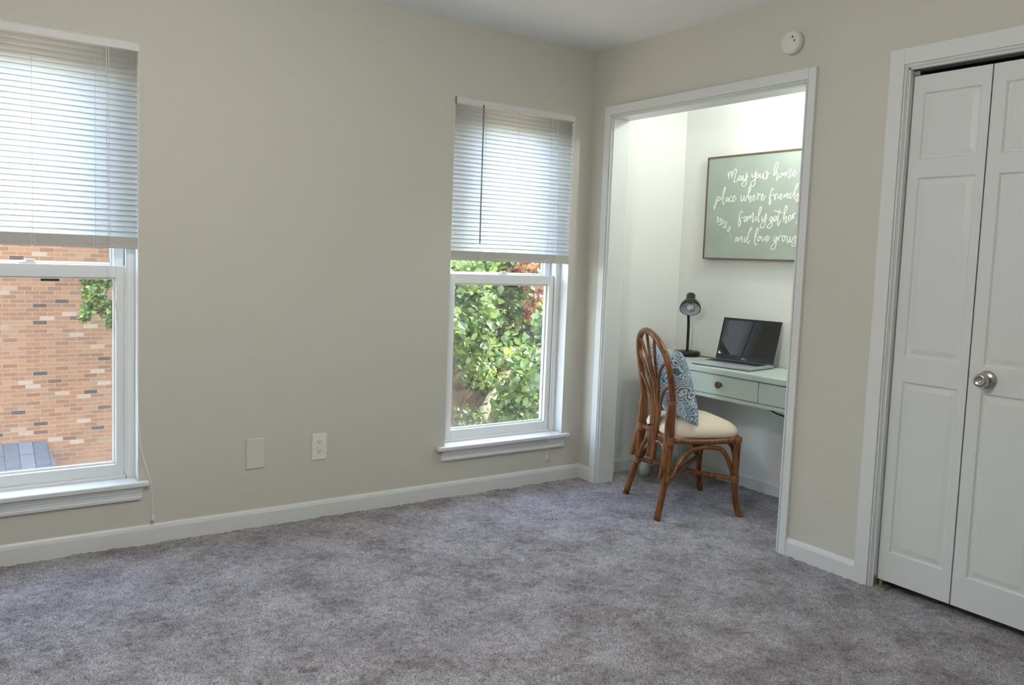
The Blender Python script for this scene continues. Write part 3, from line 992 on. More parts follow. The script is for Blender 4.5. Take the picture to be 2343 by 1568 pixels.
# ---- gooseneck lamp
bx, by = 0.222, 0.622
t = thing('desk_lamp', 'black gooseneck desk lamp at the left end of the mint desk', 'desk lamp', (bx, by, DZT + 0.001))
Z = DZT + 0.001
MB().lathe([(0, 0), (0.074, 0), (0.077, 0.003), (0.077, 0.024), (0.073, 0.029), (0.03, 0.029), (0.012, 0.034), (0, 0.034)], (bx, by, Z), n=40).build('base', M['black'], t)
neck = [(bx, by, Z + 0.030), (bx + 0.000, by, Z + 0.12), (bx + 0.000, by - 0.002, Z + 0.20), (bx - 0.006, by - 0.004, Z + 0.27), (bx - 0.004, by - 0.012, Z + 0.31), (bx + 0.010, by - 0.022, Z + 0.330), (bx + 0.022, by - 0.026, Z + 0.342)]
MB().tube(neck, 0.0085, 12, 6).build('gooseneck', M['black'], t)
ax = Vector((0.47, -0.50, -0.73)).normalized()      # direction the shade faces
hc = Vector((bx + 0.052, by - 0.050, Z + 0.300))
sh = MB().lathe([(0.0000, -0.0912), (0.0213, -0.0904), (0.0258, -0.0851), (0.0274, -0.0456), (0.0304, -0.0365), (0.0456, -0.0243), (0.0555, -0.0091), (0.0600, 0.0091), (0.0608, 0.0198)], hc, ax, 40)
sho = sh.build('shade', M['black'], t, solid=0.002)
MB().lathe([(0.0000, -0.0274), (0.0228, -0.0274), (0.0426, -0.0198), (0.0524, -0.0061), (0.0570, 0.0106), (0.0581, 0.0190)], hc, ax, 40).build('reflector', M['reflector'], sho)
MB().lathe([(0.0106, -0.0274), (0.0122, -0.0152), (0.0198, -0.0046), (0.0228, 0.0046), (0.0198, 0.0137), (0.0106, 0.0198), (0.0000, 0.0213)], hc, ax, 28).build('bulb', M['bulb'], t)
o = MB().tube([(bx + 0.068, by + 0.01, Z + 0.006), (bx + 0.11, by + 0.03, Z + 0.004), (bx + 0.17, by + 0.045, Z + 0.004), (bx + 0.24, by + 0.055, Z + 0.004), (bx + 0.30, by + 0.075, Z + 0.004)], 0.0028, 6).build('cord', M['cable'], t)

# ---- dark dish half hidden by the door frame
t = MB().lathe([(0, 0), (0.034, 0), (0.040, 0.006), (0.052, 0.030), (0.062, 0.060), (0.065, 0.068), (0.062, 0.068), (0.050, 0.034), (0.036, 0.008), (0, 0.008)], (1.120, 0.52, DZT + 0.001), n=36).build('bowl', M['greyplastic'])
tag(t, 'dark grey bowl on the desk, mostly hidden by the white frame', 'bowl')

# ================================================================== SIGN
sx0, sx1, sz0, sz1 = 0.229, 1.150, 1.304, 1.905
t = thing('wall_sign', 'sage green framed sign with white script lettering on the alcove back wall', 'wall sign', ((sx0 + sx1) / 2, AY - 0.001, sz0))
MB().box(sx0 + 0.004, sx1 - 0.004, 0.706, AY - 0.002, sz0 + 0.004, sz1 - 0.004).build('board', M['sign'], t)
b = MB()
for a, c, d, e in ((sx0, sx1, sz0, sz0 + 0.008), (sx0, sx1, sz1 - 0.008, sz1), (sx0, sx0 + 0.008, sz0 + 0.008, sz1 - 0.008), (sx1 - 0.008, sx1, sz0 + 0.008, sz1 - 0.008)):
    b.box(a, c, 0.701, AY - 0.001, d, e)
b.build('frame', M['signframe'], t)
STROKES=[[(383,1816),(388,1791),(391,1764)],[(391,1773),(395,1795),(402,1808),(410,1812),(412,1794),(413,1771)],[(413,1771),(420,1798),(430,1817),(441,1823),(445,1809),(436,1774),(432,1755),(438,1748),(452,1756),(465,1775)],[(481,1783),(470,1781),(464,1768),(466,1757),(474,1759),(484,1778),(485,1763),(491,1754),(499,1760)],[(497,1786),(496,1771),(502,1757),(513,1763),(521,1798),(521,1765),(518,1730),(508,1720),(494,1725),(493,1738),(511,1755),(531,1778)],[(560,1793),(558,1776),(565,1767),(575,1773),(585,1800),(584,1766),(581,1731),(571,1719),(557,1724),(556,1739),(577,1755),(589,1770)],[(599,1784),(591,1778),(591,1768),(599,1763),(608,1771),(604,1782),(599,1784),(615,1779)],[(617,1788),(616,1770),(622,1762),(632,1770),(638,1788),(636,1767),(641,1754),(651,1762)],[(649,1786),(656,1796),(662,1789),(657,1751),(666,1774),(675,1784),(683,1781)],[(707,1763),(708,1797),(716,1830),(725,1840),(731,1829),(723,1800),(710,1767)],[(711,1765),(719,1783),(729,1787),(729,1762),(725,1743),(735,1749),(744,1765)],[(753,1779),(744,1771),(747,1758),(757,1760),(761,1772),(753,1779),(771,1776)],[(771,1780),(771,1757)],[(771,1761),(778,1780),(783,1777),(784,1756)],[(784,1758),(796,1783),(814,1798),(817,1790),(809,1765),(805,1751),(815,1754),(829,1770)],[(829,1770),(845,1780),(843,1790),(835,1789),(831,1774),(835,1760),(844,1759),(860,1779)],[(310,1672),(315,1650),(305,1618),(298,1600),(294,1607),(301,1632),(314,1659),(325,1667),(336,1662),(334,1651),(324,1647),(318,1652)],[(341,1651),(357,1680),(372,1715),(368,1722),(360,1707),(357,1666),(357,1634),(364,1625),(375,1636)],[(393,1665),(382,1658),(380,1643),(389,1640),(398,1660),(398,1640),(406,1639)],[(424,1668),(413,1666),(407,1653),(412,1639),(424,1641),(432,1650)],[(431,1652),(445,1660),(443,1669),(433,1665),(430,1652),(435,1638),(446,1645),(459,1660)],[(489,1674),(491,1652),(498,1634),(508,1651),(512,1669),(513,1647),(522,1638),(529,1655),(531,1673)],[(530,1651),(549,1689),(555,1711),(549,1718),(543,1698),(543,1659),(548,1630)],[(548,1641),(556,1663),(562,1658),(558,1636),(556,1628),(569,1640)],[(574,1649),(587,1657),(583,1668),(575,1662),(574,1647),(580,1638),(593,1650)],[(599,1670),(607,1676),(611,1671),(606,1652),(604,1641),(613,1663),(623,1671),(629,1666)],[(633,1647),(645,1659),(643,1670),(634,1664),(633,1647),(639,1636),(652,1646),(663,1665)],[(706,1687),(708,1697),(700,1697),(692,1674),(689,1640),(688,1615),(693,1615),(698,1631),(691,1645),(685,1653),(698,1659),(716,1665)],[(718,1669),(722,1652),(725,1637),(726,1660),(733,1668),(741,1668)],[(741,1664),(743,1645),(750,1647)],[(747,1689),(748,1686)],[(753,1646),(767,1659),(766,1667),(757,1661),(756,1644),(764,1638),(776,1648),(789,1666)],[(789,1666),(791,1641)],[(792,1645),(802,1668),(807,1665),(806,1644),(816,1644)],[(832,1670),(822,1663),(821,1644),(831,1643),(842,1664),(862,1696),(870,1716),(865,1717),(854,1692),(850,1655),(852,1634),(859,1638)],[(858,1642),(871,1663),(874,1658),(874,1642),(875,1625),(867,1621),(862,1630),(875,1642)],[(505,1572),(502,1581),(491,1568),(485,1537),(486,1497),(491,1497),(498,1514),(491,1530),(483,1532),(499,1541),(518,1545)],[(537,1551),(524,1545),(522,1527),(531,1521),(540,1549),(542,1525),(549,1527)],[(548,1551),(551,1525)],[(552,1529),(559,1551),(564,1549),(564,1527)],[(565,1531),(580,1566),(585,1568),(582,1540),(581,1518),(591,1522),(601,1544)],[(604,1552),(605,1526),(613,1528)],[(609,1580),(610,1577)],[(613,1528),(629,1565),(637,1595),(631,1601),(623,1582),(620,1548),(624,1517),(632,1523)],[(646,1551),(645,1530),(653,1523),(663,1538),(672,1562),(671,1529),(666,1495),(651,1484),(637,1491),(644,1506),(664,1523),(678,1540)],[(712,1546),(702,1542),(700,1522),(708,1520),(717,1543),(717,1516),(711,1490),(696,1482),(686,1488),(692,1501),(714,1516),(726,1533)],[(740,1549),(730,1545),(726,1524),(734,1520),(743,1547),(744,1524),(752,1526)],[(760,1585),(755,1549),(753,1511),(757,1496),(766,1507),(772,1528)],[(722,1577),(741,1573),(769,1566),(782,1565)],[(782,1532),(797,1561),(807,1590),(802,1603),(793,1586),(790,1553),(791,1510)],[(791,1521),(801,1544),(808,1540),(804,1515),(809,1508),(818,1521)],[(822,1531),(834,1539),(831,1550),(822,1544),(822,1527),(828,1520),(840,1531),(848,1556)],[(850,1560),(850,1526),(853,1551),(862,1561),(870,1557)],[(873,1518),(876,1509),(872,1501)],[(482,1432),(471,1428),(467,1410),(474,1408),(485,1430),(485,1410),(492,1410)],[(496,1432),(499,1406)],[(499,1410),(507,1432),(515,1434),(515,1408),(523,1406)],[(543,1434),(533,1426),(531,1408),(540,1408),(552,1430),(568,1465),(580,1483),(574,1486),(563,1461),(555,1426),(554,1401),(562,1399),(575,1415)],[(604,1421),(618,1456),(625,1476),(620,1482),(610,1465),(605,1430),(606,1400),(615,1389),(628,1402)],[(636,1437),(626,1428),(627,1413),(636,1413),(643,1426),(637,1437),(652,1434)],[(654,1437),(656,1419),(662,1409),(671,1424),(676,1437)],[(680,1415),(695,1428),(692,1439),(684,1435),(681,1417),(688,1409),(700,1419),(712,1437)],[(746,1439),(736,1432),(735,1413),(743,1409),(754,1435),(753,1405),(745,1375),(731,1364),(720,1370),(724,1385),(746,1403),(762,1424)],[(761,1435),(766,1413),(767,1426),(774,1439),(784,1439),(789,1435)],[(799,1439),(790,1430),(792,1413),(801,1413),(808,1426),(799,1439),(817,1435)],[(822,1439),(822,1414),(830,1401),(838,1422),(839,1437),(841,1414),(849,1405),(855,1426),(857,1437)],[(859,1414),(869,1435),(873,1435),(872,1418),(875,1397),(866,1384),(853,1391),(876,1414)]]
STEM=[(431,1423),(427,1448),(413,1471),(394,1493),(370,1512),(333,1528),(318,1528)]
LEAVES=[((322,1556),(333,1528)),((346,1548),(354,1519)),((368,1537),(373,1509)),((389,1527),(391,1496)),((420,1502),(418,1466)),((335,1501),(370,1512)),((365,1489),(394,1493)),((399,1471),(418,1466)),((316,1522),(339,1525))]

ydir = Vector((0, 1, 0))
b = MB()
for st in STROKES:
    pts = [(x / 1000, 0.7052, z / 1000) for x, z in st]
    n = len(pts)
    r = [0.0034] * n
    r[0] = r[-1] = 0.0022
    b.tube(pts, r, 8, 5, flat=(ydir, 0.25))
b.build('lettering', M['lettering'], t)
b = MB()
b.tube([(x / 1000, 0.7054, z / 1000) for x, z in STEM], 0.0024, 6, 4, flat=(ydir, 0.25))
for tip, ba in LEAVES:
    p, q = Vector((tip[0] / 1000, 0.7054, tip[1] / 1000)), Vector((ba[0] / 1000, 0.7054, ba[1] / 1000))
    b.tube([q, q.lerp(p, .35), q.lerp(p, .7), p], [0.0025, 0.0095, 0.0085, 0.001], 8, 4, flat=(ydir, 0.10))
b.build('sprig', M['sprig'], t)

# ================================================================== RATTAN CHAIR
t = thing('dining_chair', 'brown rattan chair with fan back and cream seat, drawn up to the desk', 'chair', (0.686, 0.135, 0), math.atan2(-0.39, 0.921))
ch = t
rc = 0.0150
hoop = [(0.229, -0.187, 0.223), (0.217, -0.172, 0.30), (0.203, -0.160, 0.39), (0.199, -0.158, 0.468), (0.207, -0.163, 0.575), (0.232, -0.182, 0.66), (0.240, -0.196, 0.72), (0.222, -0.212, 0.802), (0.166, -0.226, 0.867), (0.085, -0.234, 0.907),
        (-0.002, -0.237, 0.920), (-0.090, -0.231, 0.898), (-0.143, -0.220, 0.845), (-0.166, -0.203, 0.762), (-0.174, -0.181, 0.656), (-0.177, -0.160, 0.540), (-0.172, -0.158, 0.440), (-0.172, -0.162, 0.370), (-0.176, -0.176, 0.290), (-0.170, -0.190, 0.215)]
MB().tube(hoop, [0.0165] * len(hoop), 12, 5).build('back_hoop', M['cane'], t, world=False)
def part(name, pts, r, sub=5, m='cane'):
    return MB().tube(pts, r, 12, sub).build(name, M[m], t, world=False)
part('leg', [(0.241, -0.228, 0.0), (0.229, -0.187, 0.223), (0.210, -0.180, 0.39), (0.202, -0.177, 0.50), (0.208, -0.176, 0.585)], [0.0165, 0.0175, 0.018, 0.017, 0.010])
part('leg', [(-0.215, -0.228, 0.0), (-0.165, -0.190, 0.215), (-0.173, -0.184, 0.35), (-0.176, -0.176, 0.47), (-0.178, -0.172, 0.565)], [0.0165, 0.0175, 0.018, 0.017, 0.010])
part('leg', [(0.206, 0.200, 0.405), (0.204, 0.198, 0.30), (0.205, 0.196, 0.18), (0.208, 0.203, 0.09), (0.217, 0.215, 0.03), (0.224, 0.224, 0.0)], [0.018, 0.018, 0.0175, 0.017, 0.0165, 0.0165])
part('leg', [(-0.226, 0.200, 0.405), (-0.226, 0.198, 0.30), (-0.231, 0.198, 0.18), (-0.240, 0.206, 0.09), (-0.250, 0.220, 0.03), (-0.256, 0.229, 0.0)], [0.018, 0.018, 0.0175, 0.017, 0.0165, 0.0165])
# splice canes with cut ends behind the rear posts
part('splice_cane', [(0.219, -0.214, 0.205), (0.226, -0.206, 0.24), (0.219, -0.193, 0.33), (0.209, -0.180, 0.42)], [0.010, 0.015, 0.015, 0.010])
part('splice_cane', [(-0.196, -0.212, 0.225), (-0.192, -0.204, 0.26), (-0.186, -0.190, 0.35), (-0.182, -0.178, 0.43)], [0.010, 0.015, 0.015, 0.010])
# fan of canes: a tight bundle that opens upwards
fan = [
    [(0.004, -0.176, 0.255), (0.003, -0.168, 0.40), (0.000, -0.170, 0.60), (-0.006, -0.205, 0.76), (-0.010, -0.232, 0.905)],
    [(-0.012, -0.174, 0.255), (-0.012, -0.166, 0.40), (-0.018, -0.168, 0.60), (-0.050, -0.203, 0.76), (-0.104, -0.228, 0.875)],
    [(0.020, -0.174, 0.255), (0.019, -0.166, 0.40), (0.020, -0.168, 0.60), (0.052, -0.203, 0.76), (0.086, -0.228, 0.890)],
    [(-0.026, -0.177, 0.255), (-0.026, -0.170, 0.40), (-0.036, -0.170, 0.57), (-0.080, -0.190, 0.69), (-0.150, -0.212, 0.800)],
    [(0.034, -0.177, 0.255), (0.033, -0.170, 0.40), (0.038, -0.170, 0.56), (0.070, -0.186, 0.68), (0.130, -0.198, 0.745), (0.214, -0.205, 0.785)],
    [(-0.036, -0.184, 0.255), (-0.036, -0.176, 0.38), (-0.048, -0.168, 0.49), (-0.085, -0.172, 0.59), (-0.162, -0.190, 0.68)],
    [(0.044, -0.184, 0.255), (0.043, -0.176, 0.38), (0.050, -0.168, 0.47), (0.080, -0.170, 0.575), (0.130, -0.176, 0.63), (0.214, -0.182, 0.662)],
]
for f_ in fan:
    n = len(f_)
    part('back_cane', f_, [0.0088] * 2 + [0.0080] * (n - 2))
# seat frame: cane rails round the seat
fr = [(0.200, -0.150, 0.388), (0.212, 0.020, 0.384), (0.206, 0.190, 0.392), (0.10, 0.226, 0.394), (-0.10, 0.226, 0.394), (-0.226, 0.190, 0.392), (-0.205, 0.020, 0.384), (-0.172, -0.150, 0.388), (-0.09, -0.158, 0.386), (0.10, -0.158, 0.386), (0.200, -0.150, 0.388)]
MB().tube(fr, 0.0135, 10, 5).build('seat_frame', M['cane'], t, world=False)
# arches under the seat
part('arch_brace', [(0.232, -0.160, 0.205), (0.226, -0.120, 0.275), (0.218, -0.070, 0.332), (0.214, -0.010, 0.353), (0.211, 0.060, 0.355), (0.208, 0.115, 0.340), (0.206, 0.150, 0.295), (0.206, 0.183, 0.215)], 0.0115)
part('arch_brace', [(-0.190, -0.160, 0.205), (-0.196, -0.120, 0.275), (-0.202, -0.070, 0.332), (-0.207, -0.010, 0.353), (-0.212, 0.060, 0.355), (-0.218, 0.115, 0.340), (-0.224, 0.150, 0.295), (-0.229, 0.183, 0.215)], 0.0115)
part('arch_brace', [(0.204, -0.180, 0.225), (0.180, -0.172, 0.295), (0.125, -0.165, 0.345), (0.066, -0.165, 0.352), (0.050, -0.170, 0.350)], 0.0115)
part('arch_brace', [(-0.150, -0.188, 0.225), (-0.130, -0.178, 0.285), (-0.092, -0.172, 0.330), (-0.056, -0.172, 0.352), (-0.042, -0.176, 0.352)], 0.0115)
part('arch_brace', [(0.190, 0.200, 0.215), (0.175, 0.202, 0.300), (0.120, 0.205, 0.350), (-0.010, 0.206, 0.362), (-0.140, 0.205, 0.350), (-0.195, 0.202, 0.300), (-0.212, 0.200, 0.215)], 0.0115)
# crossed stretchers
part('stretcher', [(-0.160, -0.180, 0.208), (0.020, 0.000, 0.192), (0.198, 0.188, 0.190)], 0.0125, 6)
part('stretcher', [(0.222, -0.170, 0.200), (0.020, 0.010, 0.214), (-0.222, 0.186, 0.200)], 0.0125, 6)
# wrapped bindings at the joints
def binding(p, d, r, L):
    d = Vector(d).normalized()
    b = MB()
    n = max(3, int(L / 0.006))
    prof = [(r * 0.9, 0)]
    for i in range(n):
        prof += [(r * 0.97, L * i / n), (r * 1.06, L * (i + .5) / n), (r * 0.97, L * (i + 1) / n)]
    prof.append((r * 0.9, L))
    b.lathe(prof, Vector(p) - d * L / 2, d, 16)
    return b.build('binding', M['binding'], t, world=False)
binding((0.228, -0.183, 0.205), (-0.05, 0.17, 1), 0.0215, 0.034)
binding((-0.166, -0.189, 0.205), (0.2, 0.17, 1), 0.0215, 0.034)
binding((0.205, 0.196, 0.190), (0, 0, 1), 0.0205, 0.036)
binding((-0.231, 0.198, 0.190), (0, 0, 1), 0.0205, 0.036)
binding((0.205, -0.172, 0.385), (-0.1, 0.1, 1), 0.0270, 0.040)
binding((-0.176, -0.172, 0.385), (0, 0.1, 1), 0.0270, 0.040)
binding((0.2085, -0.165, 0.583), (0.2, -0.1, 1), 0.0190, 0.020)
binding((0.206, 0.199, 0.392), (0, 0, 1), 0.0215, 0.026)
binding((0.207, 0.165, 0.391), (0, 1, 0), 0.0165, 0.026)
binding((0.004, -0.172, 0.418), (0, 0.03, 1), 0.0380, 0.018)
# cushion
b = MB()
N = 36
prof = [(1.00, 0.398), (1.035, 0.412), (1.03, 0.430), (0.98, 0.448), (0.88, 0.464), (0.70, 0.478), (0.45, 0.487), (0.2, 0.490), (0.0, 0.491)]
def seat_outline(a):
    c_, s_ = math.cos(a), math.sin(a)
    e = 0.42
    u = math.copysign(abs(c_) ** e, c_)
    v = math.copysign(abs(s_) ** e, s_)
    hw = 0.196 + 0.020 * (v + 1) / 2
    return -0.006 + u * hw, 0.035 + v * 0.192
vv, ff = [], []
for k, z in prof:
    for i in range(N):
        u, v = seat_outline(2 * PI * i / N)
        vv.append((-0.006 + (u + 0.006) * k, 0.035 + (v - 0.035) * k, z))
for j in range(len(prof) - 1):
    for i in range(N):
        i2 = (i + 1) % N
        ff.append((j * N + i, j * N + i2, (j + 1) * N + i2, (j + 1) * N + i))
ff.append(tuple(range(N)))
b.add(vv, ff, True)
b.build('seat_cushion', M['cream'], t, world=False)
MB().box(-0.190, 0.190, -0.135, 0.205, 0.380, 0.400).build('seat_base', M['cream'], t, world=False)

# ---- paisley pillow leaning on the chair back
def pillow():
    b = MB()
    n = 26
    W, H, T = 0.395, 0.395, 0.058
    ca = Vector((0.015, -0.084, 0.652))
    U = Vector((1, 0, 0))
    V = Vector((0, -0.30, 0.954)).normalized()
    Nn = U.cross(V)
    vs_, fs_ = [], []
    for side in (1, -1):
        o = len(vs_)
        for i in range(n + 1):
            for j in range(n + 1):
                s, q = -1 + 2 * i / n, -1 + 2 * j / n
                pin = 1 - 0.085 * (1 - abs(s)) ** 0.8 * abs(q) ** 3
                pin2 = 1 - 0.085 * (1 - abs(q)) ** 0.8 * abs(s) ** 3
                h = T * max(0, (1 - s ** 4)) ** 0.55 * max(0, (1 - q ** 4)) ** 0.55
                h += 0.004 * math.sin(9 * s + 4 * q) * (1 - abs(s)) * (1 - abs(q)) * 2
                p = ca + U * (s * W / 2 * pin2) + V * (q * H / 2 * pin) + Nn * (side * h)
                vs_.append(p)
        for i in range(n):
            for j in range(n):
                a = o + i * (n + 1) + j
                fs_.append((a, a + n + 1, a + n + 2, a + 1) if side == 1 else (a + 1, a + n + 2, a + n + 1, a))
    b.add(vs_, fs_, True)
    return b
po = pillow().build('throw_pillow', M['paisley'])
po.location = ch.location
po.rotation_euler = ch.rotation_euler
tag(po, 'blue and teal paisley throw pillow leaning on the rattan chair back', 'pillow')

# ================================================================== OUTSIDE
GZ = -3.1
def ground_z(x, y):
    h = GZ
    h += 2.6 / (1 + math.exp(-(y - 4.3) / 1.0)) * (1 / (1 + math.exp((x + 4.5) / 0.8)))
    h += 0.10 * math.sin(x * 1.7) * math.cos(y * 1.3) + 0.05 * math.sin(x * 4.1 + y * 3.3)
    return h
b = MB()
gx = [-26 + 0.5 * i for i in range(53)]
gy = [-12 + 0.5 * i for i in range(69)]
vv = [(x, y, ground_z(x, y)) for x in gx for y in gy]
ff = [(i * 69 + j, (i + 1) * 69 + j, (i + 1) * 69 + j + 1, i * 69 + j + 1) for i in range(52) for j in range(68)]
b.add(vv, ff, True)
struct(b.build('ground', M['ground']), 'brown wooded ground sloping up outside the windows', 'ground')

# neighbouring brick house
t = thing('brick_house', 'orange tan brick house seen through the left window', 'house', (-11.2, -2.5, GZ))
MB().box(-17.0, -11.2, -9.5, 3.2, GZ - 0.3, 2.5).build('brick_wall', M['brick'], t)
b = MB()
b.hexa([(-17.3, -9.8, 2.5), (-10.9, -9.8, 2.5), (-10.9, 3.5, 2.5), (-17.3, 3.5, 2.5), (-14.2, -9.8, 4.3), (-14.0, -9.8, 4.3), (-14.0, 3.5, 4.3), (-14.2, 3.5, 4.3)])
b.build('main_roof', M['roofing'], t)
zt = -1.93
s_ = 0.40
def rf(x):
    return zt - s_ * (x + 11.2)
b = MB()
yr0, yr1, xe = -1.715, -1.40, -8.9
b.hexa([(-11.2, -7, zt - 0.10), (-11.2, yr0, zt - 0.10), (xe, yr1, rf(xe) - 0.10), (xe, -7, rf(xe) - 0.10),
        (-11.2, -7, zt), (-11.2, yr0, zt), (xe, yr1, rf(xe)), (xe, -7, rf(xe))])
pr_ = b.build('porch_roof', M['shingle'], t)
for x, y in ((-9.2, -1.75), (-9.2, -5.8)):
    b = MB().box(x - 0.07, x + 0.07, y - 0.07, y + 0.07, GZ - 0.2, rf(-9.2) - 0.1)
    b.build('porch_post', M['housetrim'], t)

# trees
def leaves(n, centre, rad, size, shell=0.55, clump=None, droop=0.25):
    """numpy leaf cloud: returns verts, faces, tone"""
    c = np.array(centre)
    r = np.array(rad)
    d = rng.normal(size=(n, 3))
    d /= np.linalg.norm(d, axis=1, keepdims=True)
    rr = (shell + (1 - shell) * rng.random((n, 1))) ** 1.0
    if clump:
        cc = rng.normal(size=(clump, 3))
        cc /= np.linalg.norm(cc, axis=1, keepdims=True)
        cc *= (0.35 + 0.65 * rng.random((clump, 1)))
        k = rng.integers(0, clump, n)
        p = c + (cc[k] + d * (0.26 * rng.random((n, 1)) ** 0.5)) * r
    else:
        p = c + d * rr * r
    nrm = rng.normal(size=(n, 3)) * 0.75 + np.array([0.25, 0, 0.8])
    nrm /= np.linalg.norm(nrm, axis=1, keepdims=True)
    a = rng.normal(size=(n, 3))
    a -= nrm * np.sum(a * nrm, 1, keepdims=True)
    a /= np.linalg.norm(a, axis=1, keepdims=True)
    a[:, 2] -= droop
    a /= np.linalg.norm(a, axis=1, keepdims=True)
    s = np.cross(nrm, a)
    s /= np.linalg.norm(s, axis=1, keepdims=True)
    L = size * (0.6 + 0.8 * rng.random((n, 1)))
    Wd = L * 0.36
    base = p - a * L / 2
    tip = p + a * L / 2
    mid = p + nrm * (-0.06) * L
    lf = p - a * L * 0.08 + s * Wd + nrm * 0.07 * L
    rt = p - a * L * 0.08 - s * Wd + nrm * 0.07 * L
    lf2 = p + a * L * 0.22 + s * Wd * 0.75 + nrm * 0.04 * L
    rt2 = p + a * L * 0.22 - s * Wd * 0.75 + nrm * 0.04 * L
    v = np.stack([base, lf, lf2, tip, rt2, rt, mid], 1).reshape(-1, 3)
    f = np.array([[0, 1, 6], [1, 2, 6], [2, 3, 6], [3, 4, 6], [4, 5, 6], [5, 0, 6]])
    F = (np.arange(n)[:, None, None] * 7 + f[None]).reshape(-1, 3)
    tone = np.repeat(np.clip(rng.normal(0.45, 0.27, n), 0, 1), 7)
    return v, F, tone
def leaf_obj(name, parts, m, parent):
    V, Fc, T = [], [], []
    o = 0
    for v, f, t_ in parts:
        V.append(v); Fc.append(f + o); T.append(t_)
        o += len(v)
    V = np.concatenate(V); Fc = np.concatenate(Fc); T = np.concatenate(T)
    V = V - np.array(parent.location)
    me = bpy.data.meshes.new(name)
    me.from_pydata(V.tolist(), [], Fc.tolist())
    at_ = me.attributes.new('tone', 'FLOAT', 'POINT')
    at_.data.foreach_set('value', T.astype(np.float32))
    me.materials.append(m)
    ob = bpy.data.objects.new(name, me)
    C.objects.link(ob)
    ob.parent = parent
    return ob
def tree(name, label, cat, base, crown, rad, n, size, m='leaf', clump=60, trunk_r=0.09, extra=(), group=None):
    x, y = base
    z = ground_z(x, y)
    t = thing(name, label, cat, (x, y, z), 0, group)
    c = Vector(crown)
    tb = MB()
    tb.tube([(x, y, z - 0.15), (x + 0.05, y + 0.03, (z + c.z) / 2), (c.x, c.y, c.z + rad[2] * 0.3)], [trunk_r, trunk_r * 0.8, trunk_r * 0.3], 9, 4)
    for k in range(7):
        a = 2 * PI * k / 7 + 0.4
        s0 = Vector((x, y, z)).lerp(c, 0.45 + 0.07 * k)
        e = c + Vector((math.cos(a) * rad[0], math.sin(a) * rad[1], (k / 7 - 0.4) * rad[2])) * 0.75
        tb.tube([s0, s0.lerp(e, 0.5) + Vector((0, 0, 0.1)), e], [trunk_r * 0.4, trunk_r * 0.22, trunk_r * 0.08], 6, 3)
    tb.build('trunk', M['bark'], t)
    parts = [leaves(n, crown, rad, size, clump=clump)]
    parts += [leaves(*e) for e in extra]
    leaf_obj('foliage', parts, M[m], t)
    return t
# tree whose low branch hangs before the brick house
tt = tree('holly_tree', 'small-leaved tree with a branch hanging before the brick house', 'tree', (-7.6, 1.0), (-7.4, 0.9, 2.2), (1.7, 1.7, 1.7), 6000, 0.075, 'leaf_small', 60, 0.10,
          extra=[(2300, (-7.0, -1.43, 0.62), (0.28, 0.34, 0.42), 0.055, 0.0, 22), (600, (-7.1, -0.95, 1.25), (0.35, 0.4, 0.5), 0.06, 0.0, 10)])
MB().tube([(-7.3, 0.4, 1.9), (-7.1, -0.6, 1.6), (-7.0, -1.15, 1.05), (-7.0, -1.42, 0.55)], [0.04, 0.03, 0.018, 0.006], 6, 4).build('branch', M['bark'], tt)
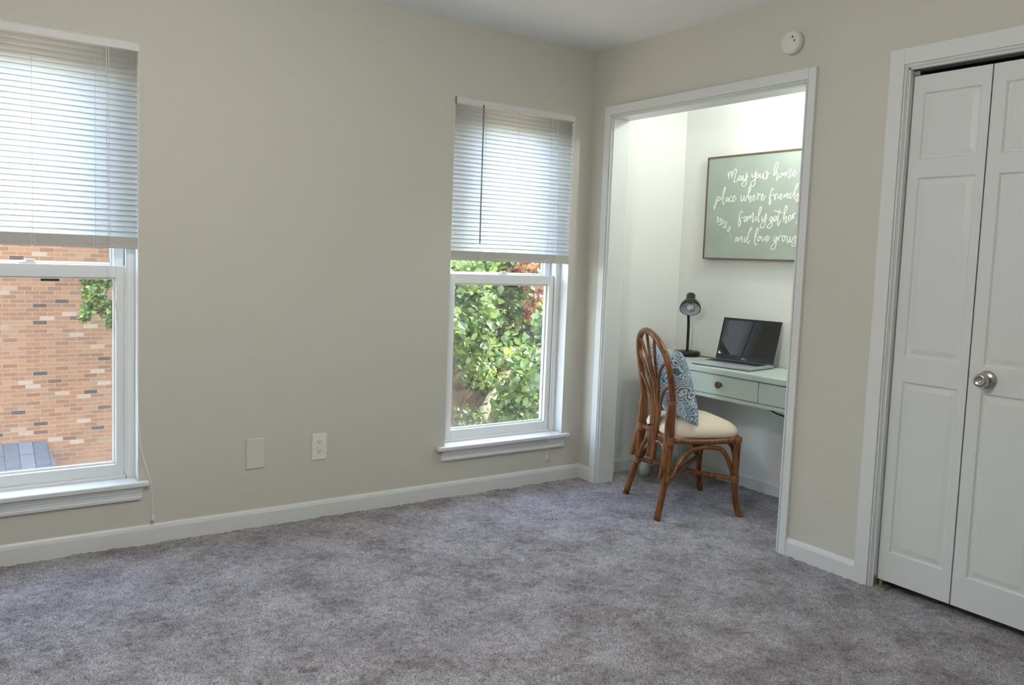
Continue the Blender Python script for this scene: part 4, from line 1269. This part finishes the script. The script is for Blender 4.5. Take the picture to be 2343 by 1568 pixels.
# shrubs and trees beyond the right window
G = 'broadleaf trees and shrubs beyond the right window'
tree('broadleaf_shrub', 'nearest broad-leaved shrub at the right of the right window view', 'shrub', (-4.4, 3.1), (-4.3, 2.95, -0.35), (0.75, 0.75, 1.0), 2100, 0.10, 'leaf', 34, 0.03, group=G)
tree('broadleaf_shrub', 'sunlit broad-leaved shrub at the left of the right window view', 'shrub', (-5.6, 2.4), (-5.5, 2.35, 0.55), (0.95, 0.75, 1.15), 3400, 0.10, 'leaf', 44, 0.035, group=G)
tree('broadleaf_tree', 'broad-leaved tree filling the middle of the right window view', 'tree', (-8.6, 5.2), (-8.3, 5.1, 0.9), (1.9, 1.8, 1.9), 9500, 0.12, 'leaf', 80, 0.10, group=G)
tree('broadleaf_tree', 'leafy tree behind, toward the right of the right window view', 'tree', (-10.5, 8.6), (-10.3, 8.3, 1.1), (2.4, 2.2, 2.6), 7500, 0.15, 'leaf_far', 80, 0.13, group=G)
tree('broadleaf_tree', 'leafy tree behind, toward the left of the right window view', 'tree', (-13.0, 6.2), (-12.8, 6.3, 1.8), (2.4, 2.0, 3.2), 7500, 0.15, 'leaf_far', 80, 0.13, group=G)
tree('woodland_tree', 'dense woodland tree at the far back of the window view, left', 'tree', (-18.0, 9.3), (-17.8, 9.2, 1.6), (2.6, 3.0, 4.2), 9000, 0.20, 'leaf_far', 90, 0.16, group=G)
tree('woodland_tree', 'dense woodland tree at the far back of the window view, right', 'tree', (-16.5, 13.4), (-16.3, 13.2, 1.6), (2.6, 3.0, 4.2), 9000, 0.20, 'leaf_far', 90, 0.16, group=G)
tree('shade_tree', 'tall hidden tree between the windows, added to shade the grey porch roof', 'tree', (-9.4, 1.9), (-9.6, 1.9, 3.0), (1.4, 2.0, 2.0), 5500, 0.13, 'leaf', 70, 0.12)  # out of view, put here to throw shade on the porch roof
tree('dry_shrub', 'shrub with russet dry leaves among the green trees', 'shrub', (-7.0, 4.75), (-6.9, 4.7, 1.0), (0.45, 0.45, 0.75), 420, 0.10, 'leaf_dry', 14, 0.02)
tree('low_shrub', 'low dark shrub on the slope below the trees', 'shrub', (-7.2, 4.2), (-7.2, 4.2, -1.35), (0.9, 0.9, 0.5), 450, 0.10, 'leaf', 20, 0.02)
b = MB().tube([(-7.6, 3.7, 0.05), (-7.2, 4.4, -0.35), (-6.9, 5.3, -0.95)], [0.03, 0.055, 0.07], 8, 5)
tag(b.build('leaning_trunk', M['bark']), 'dark leaning dead trunk crossing the greenery in the right window', 'tree trunk')
b = MB().tube([(-7.9, 4.25, ground_z(-7.9, 4.25) - 0.02), (-8.3, 4.9, ground_z(-8.3, 4.9) + 0.30), (-8.9, 5.8, ground_z(-8.9, 5.8) + 0.35)], [0.10, 0.09, 0.06], 10, 5)
tag(b.build('fallen_log', M['palebark']), 'pale sunlit fallen log at the bottom of the right window', 'log')
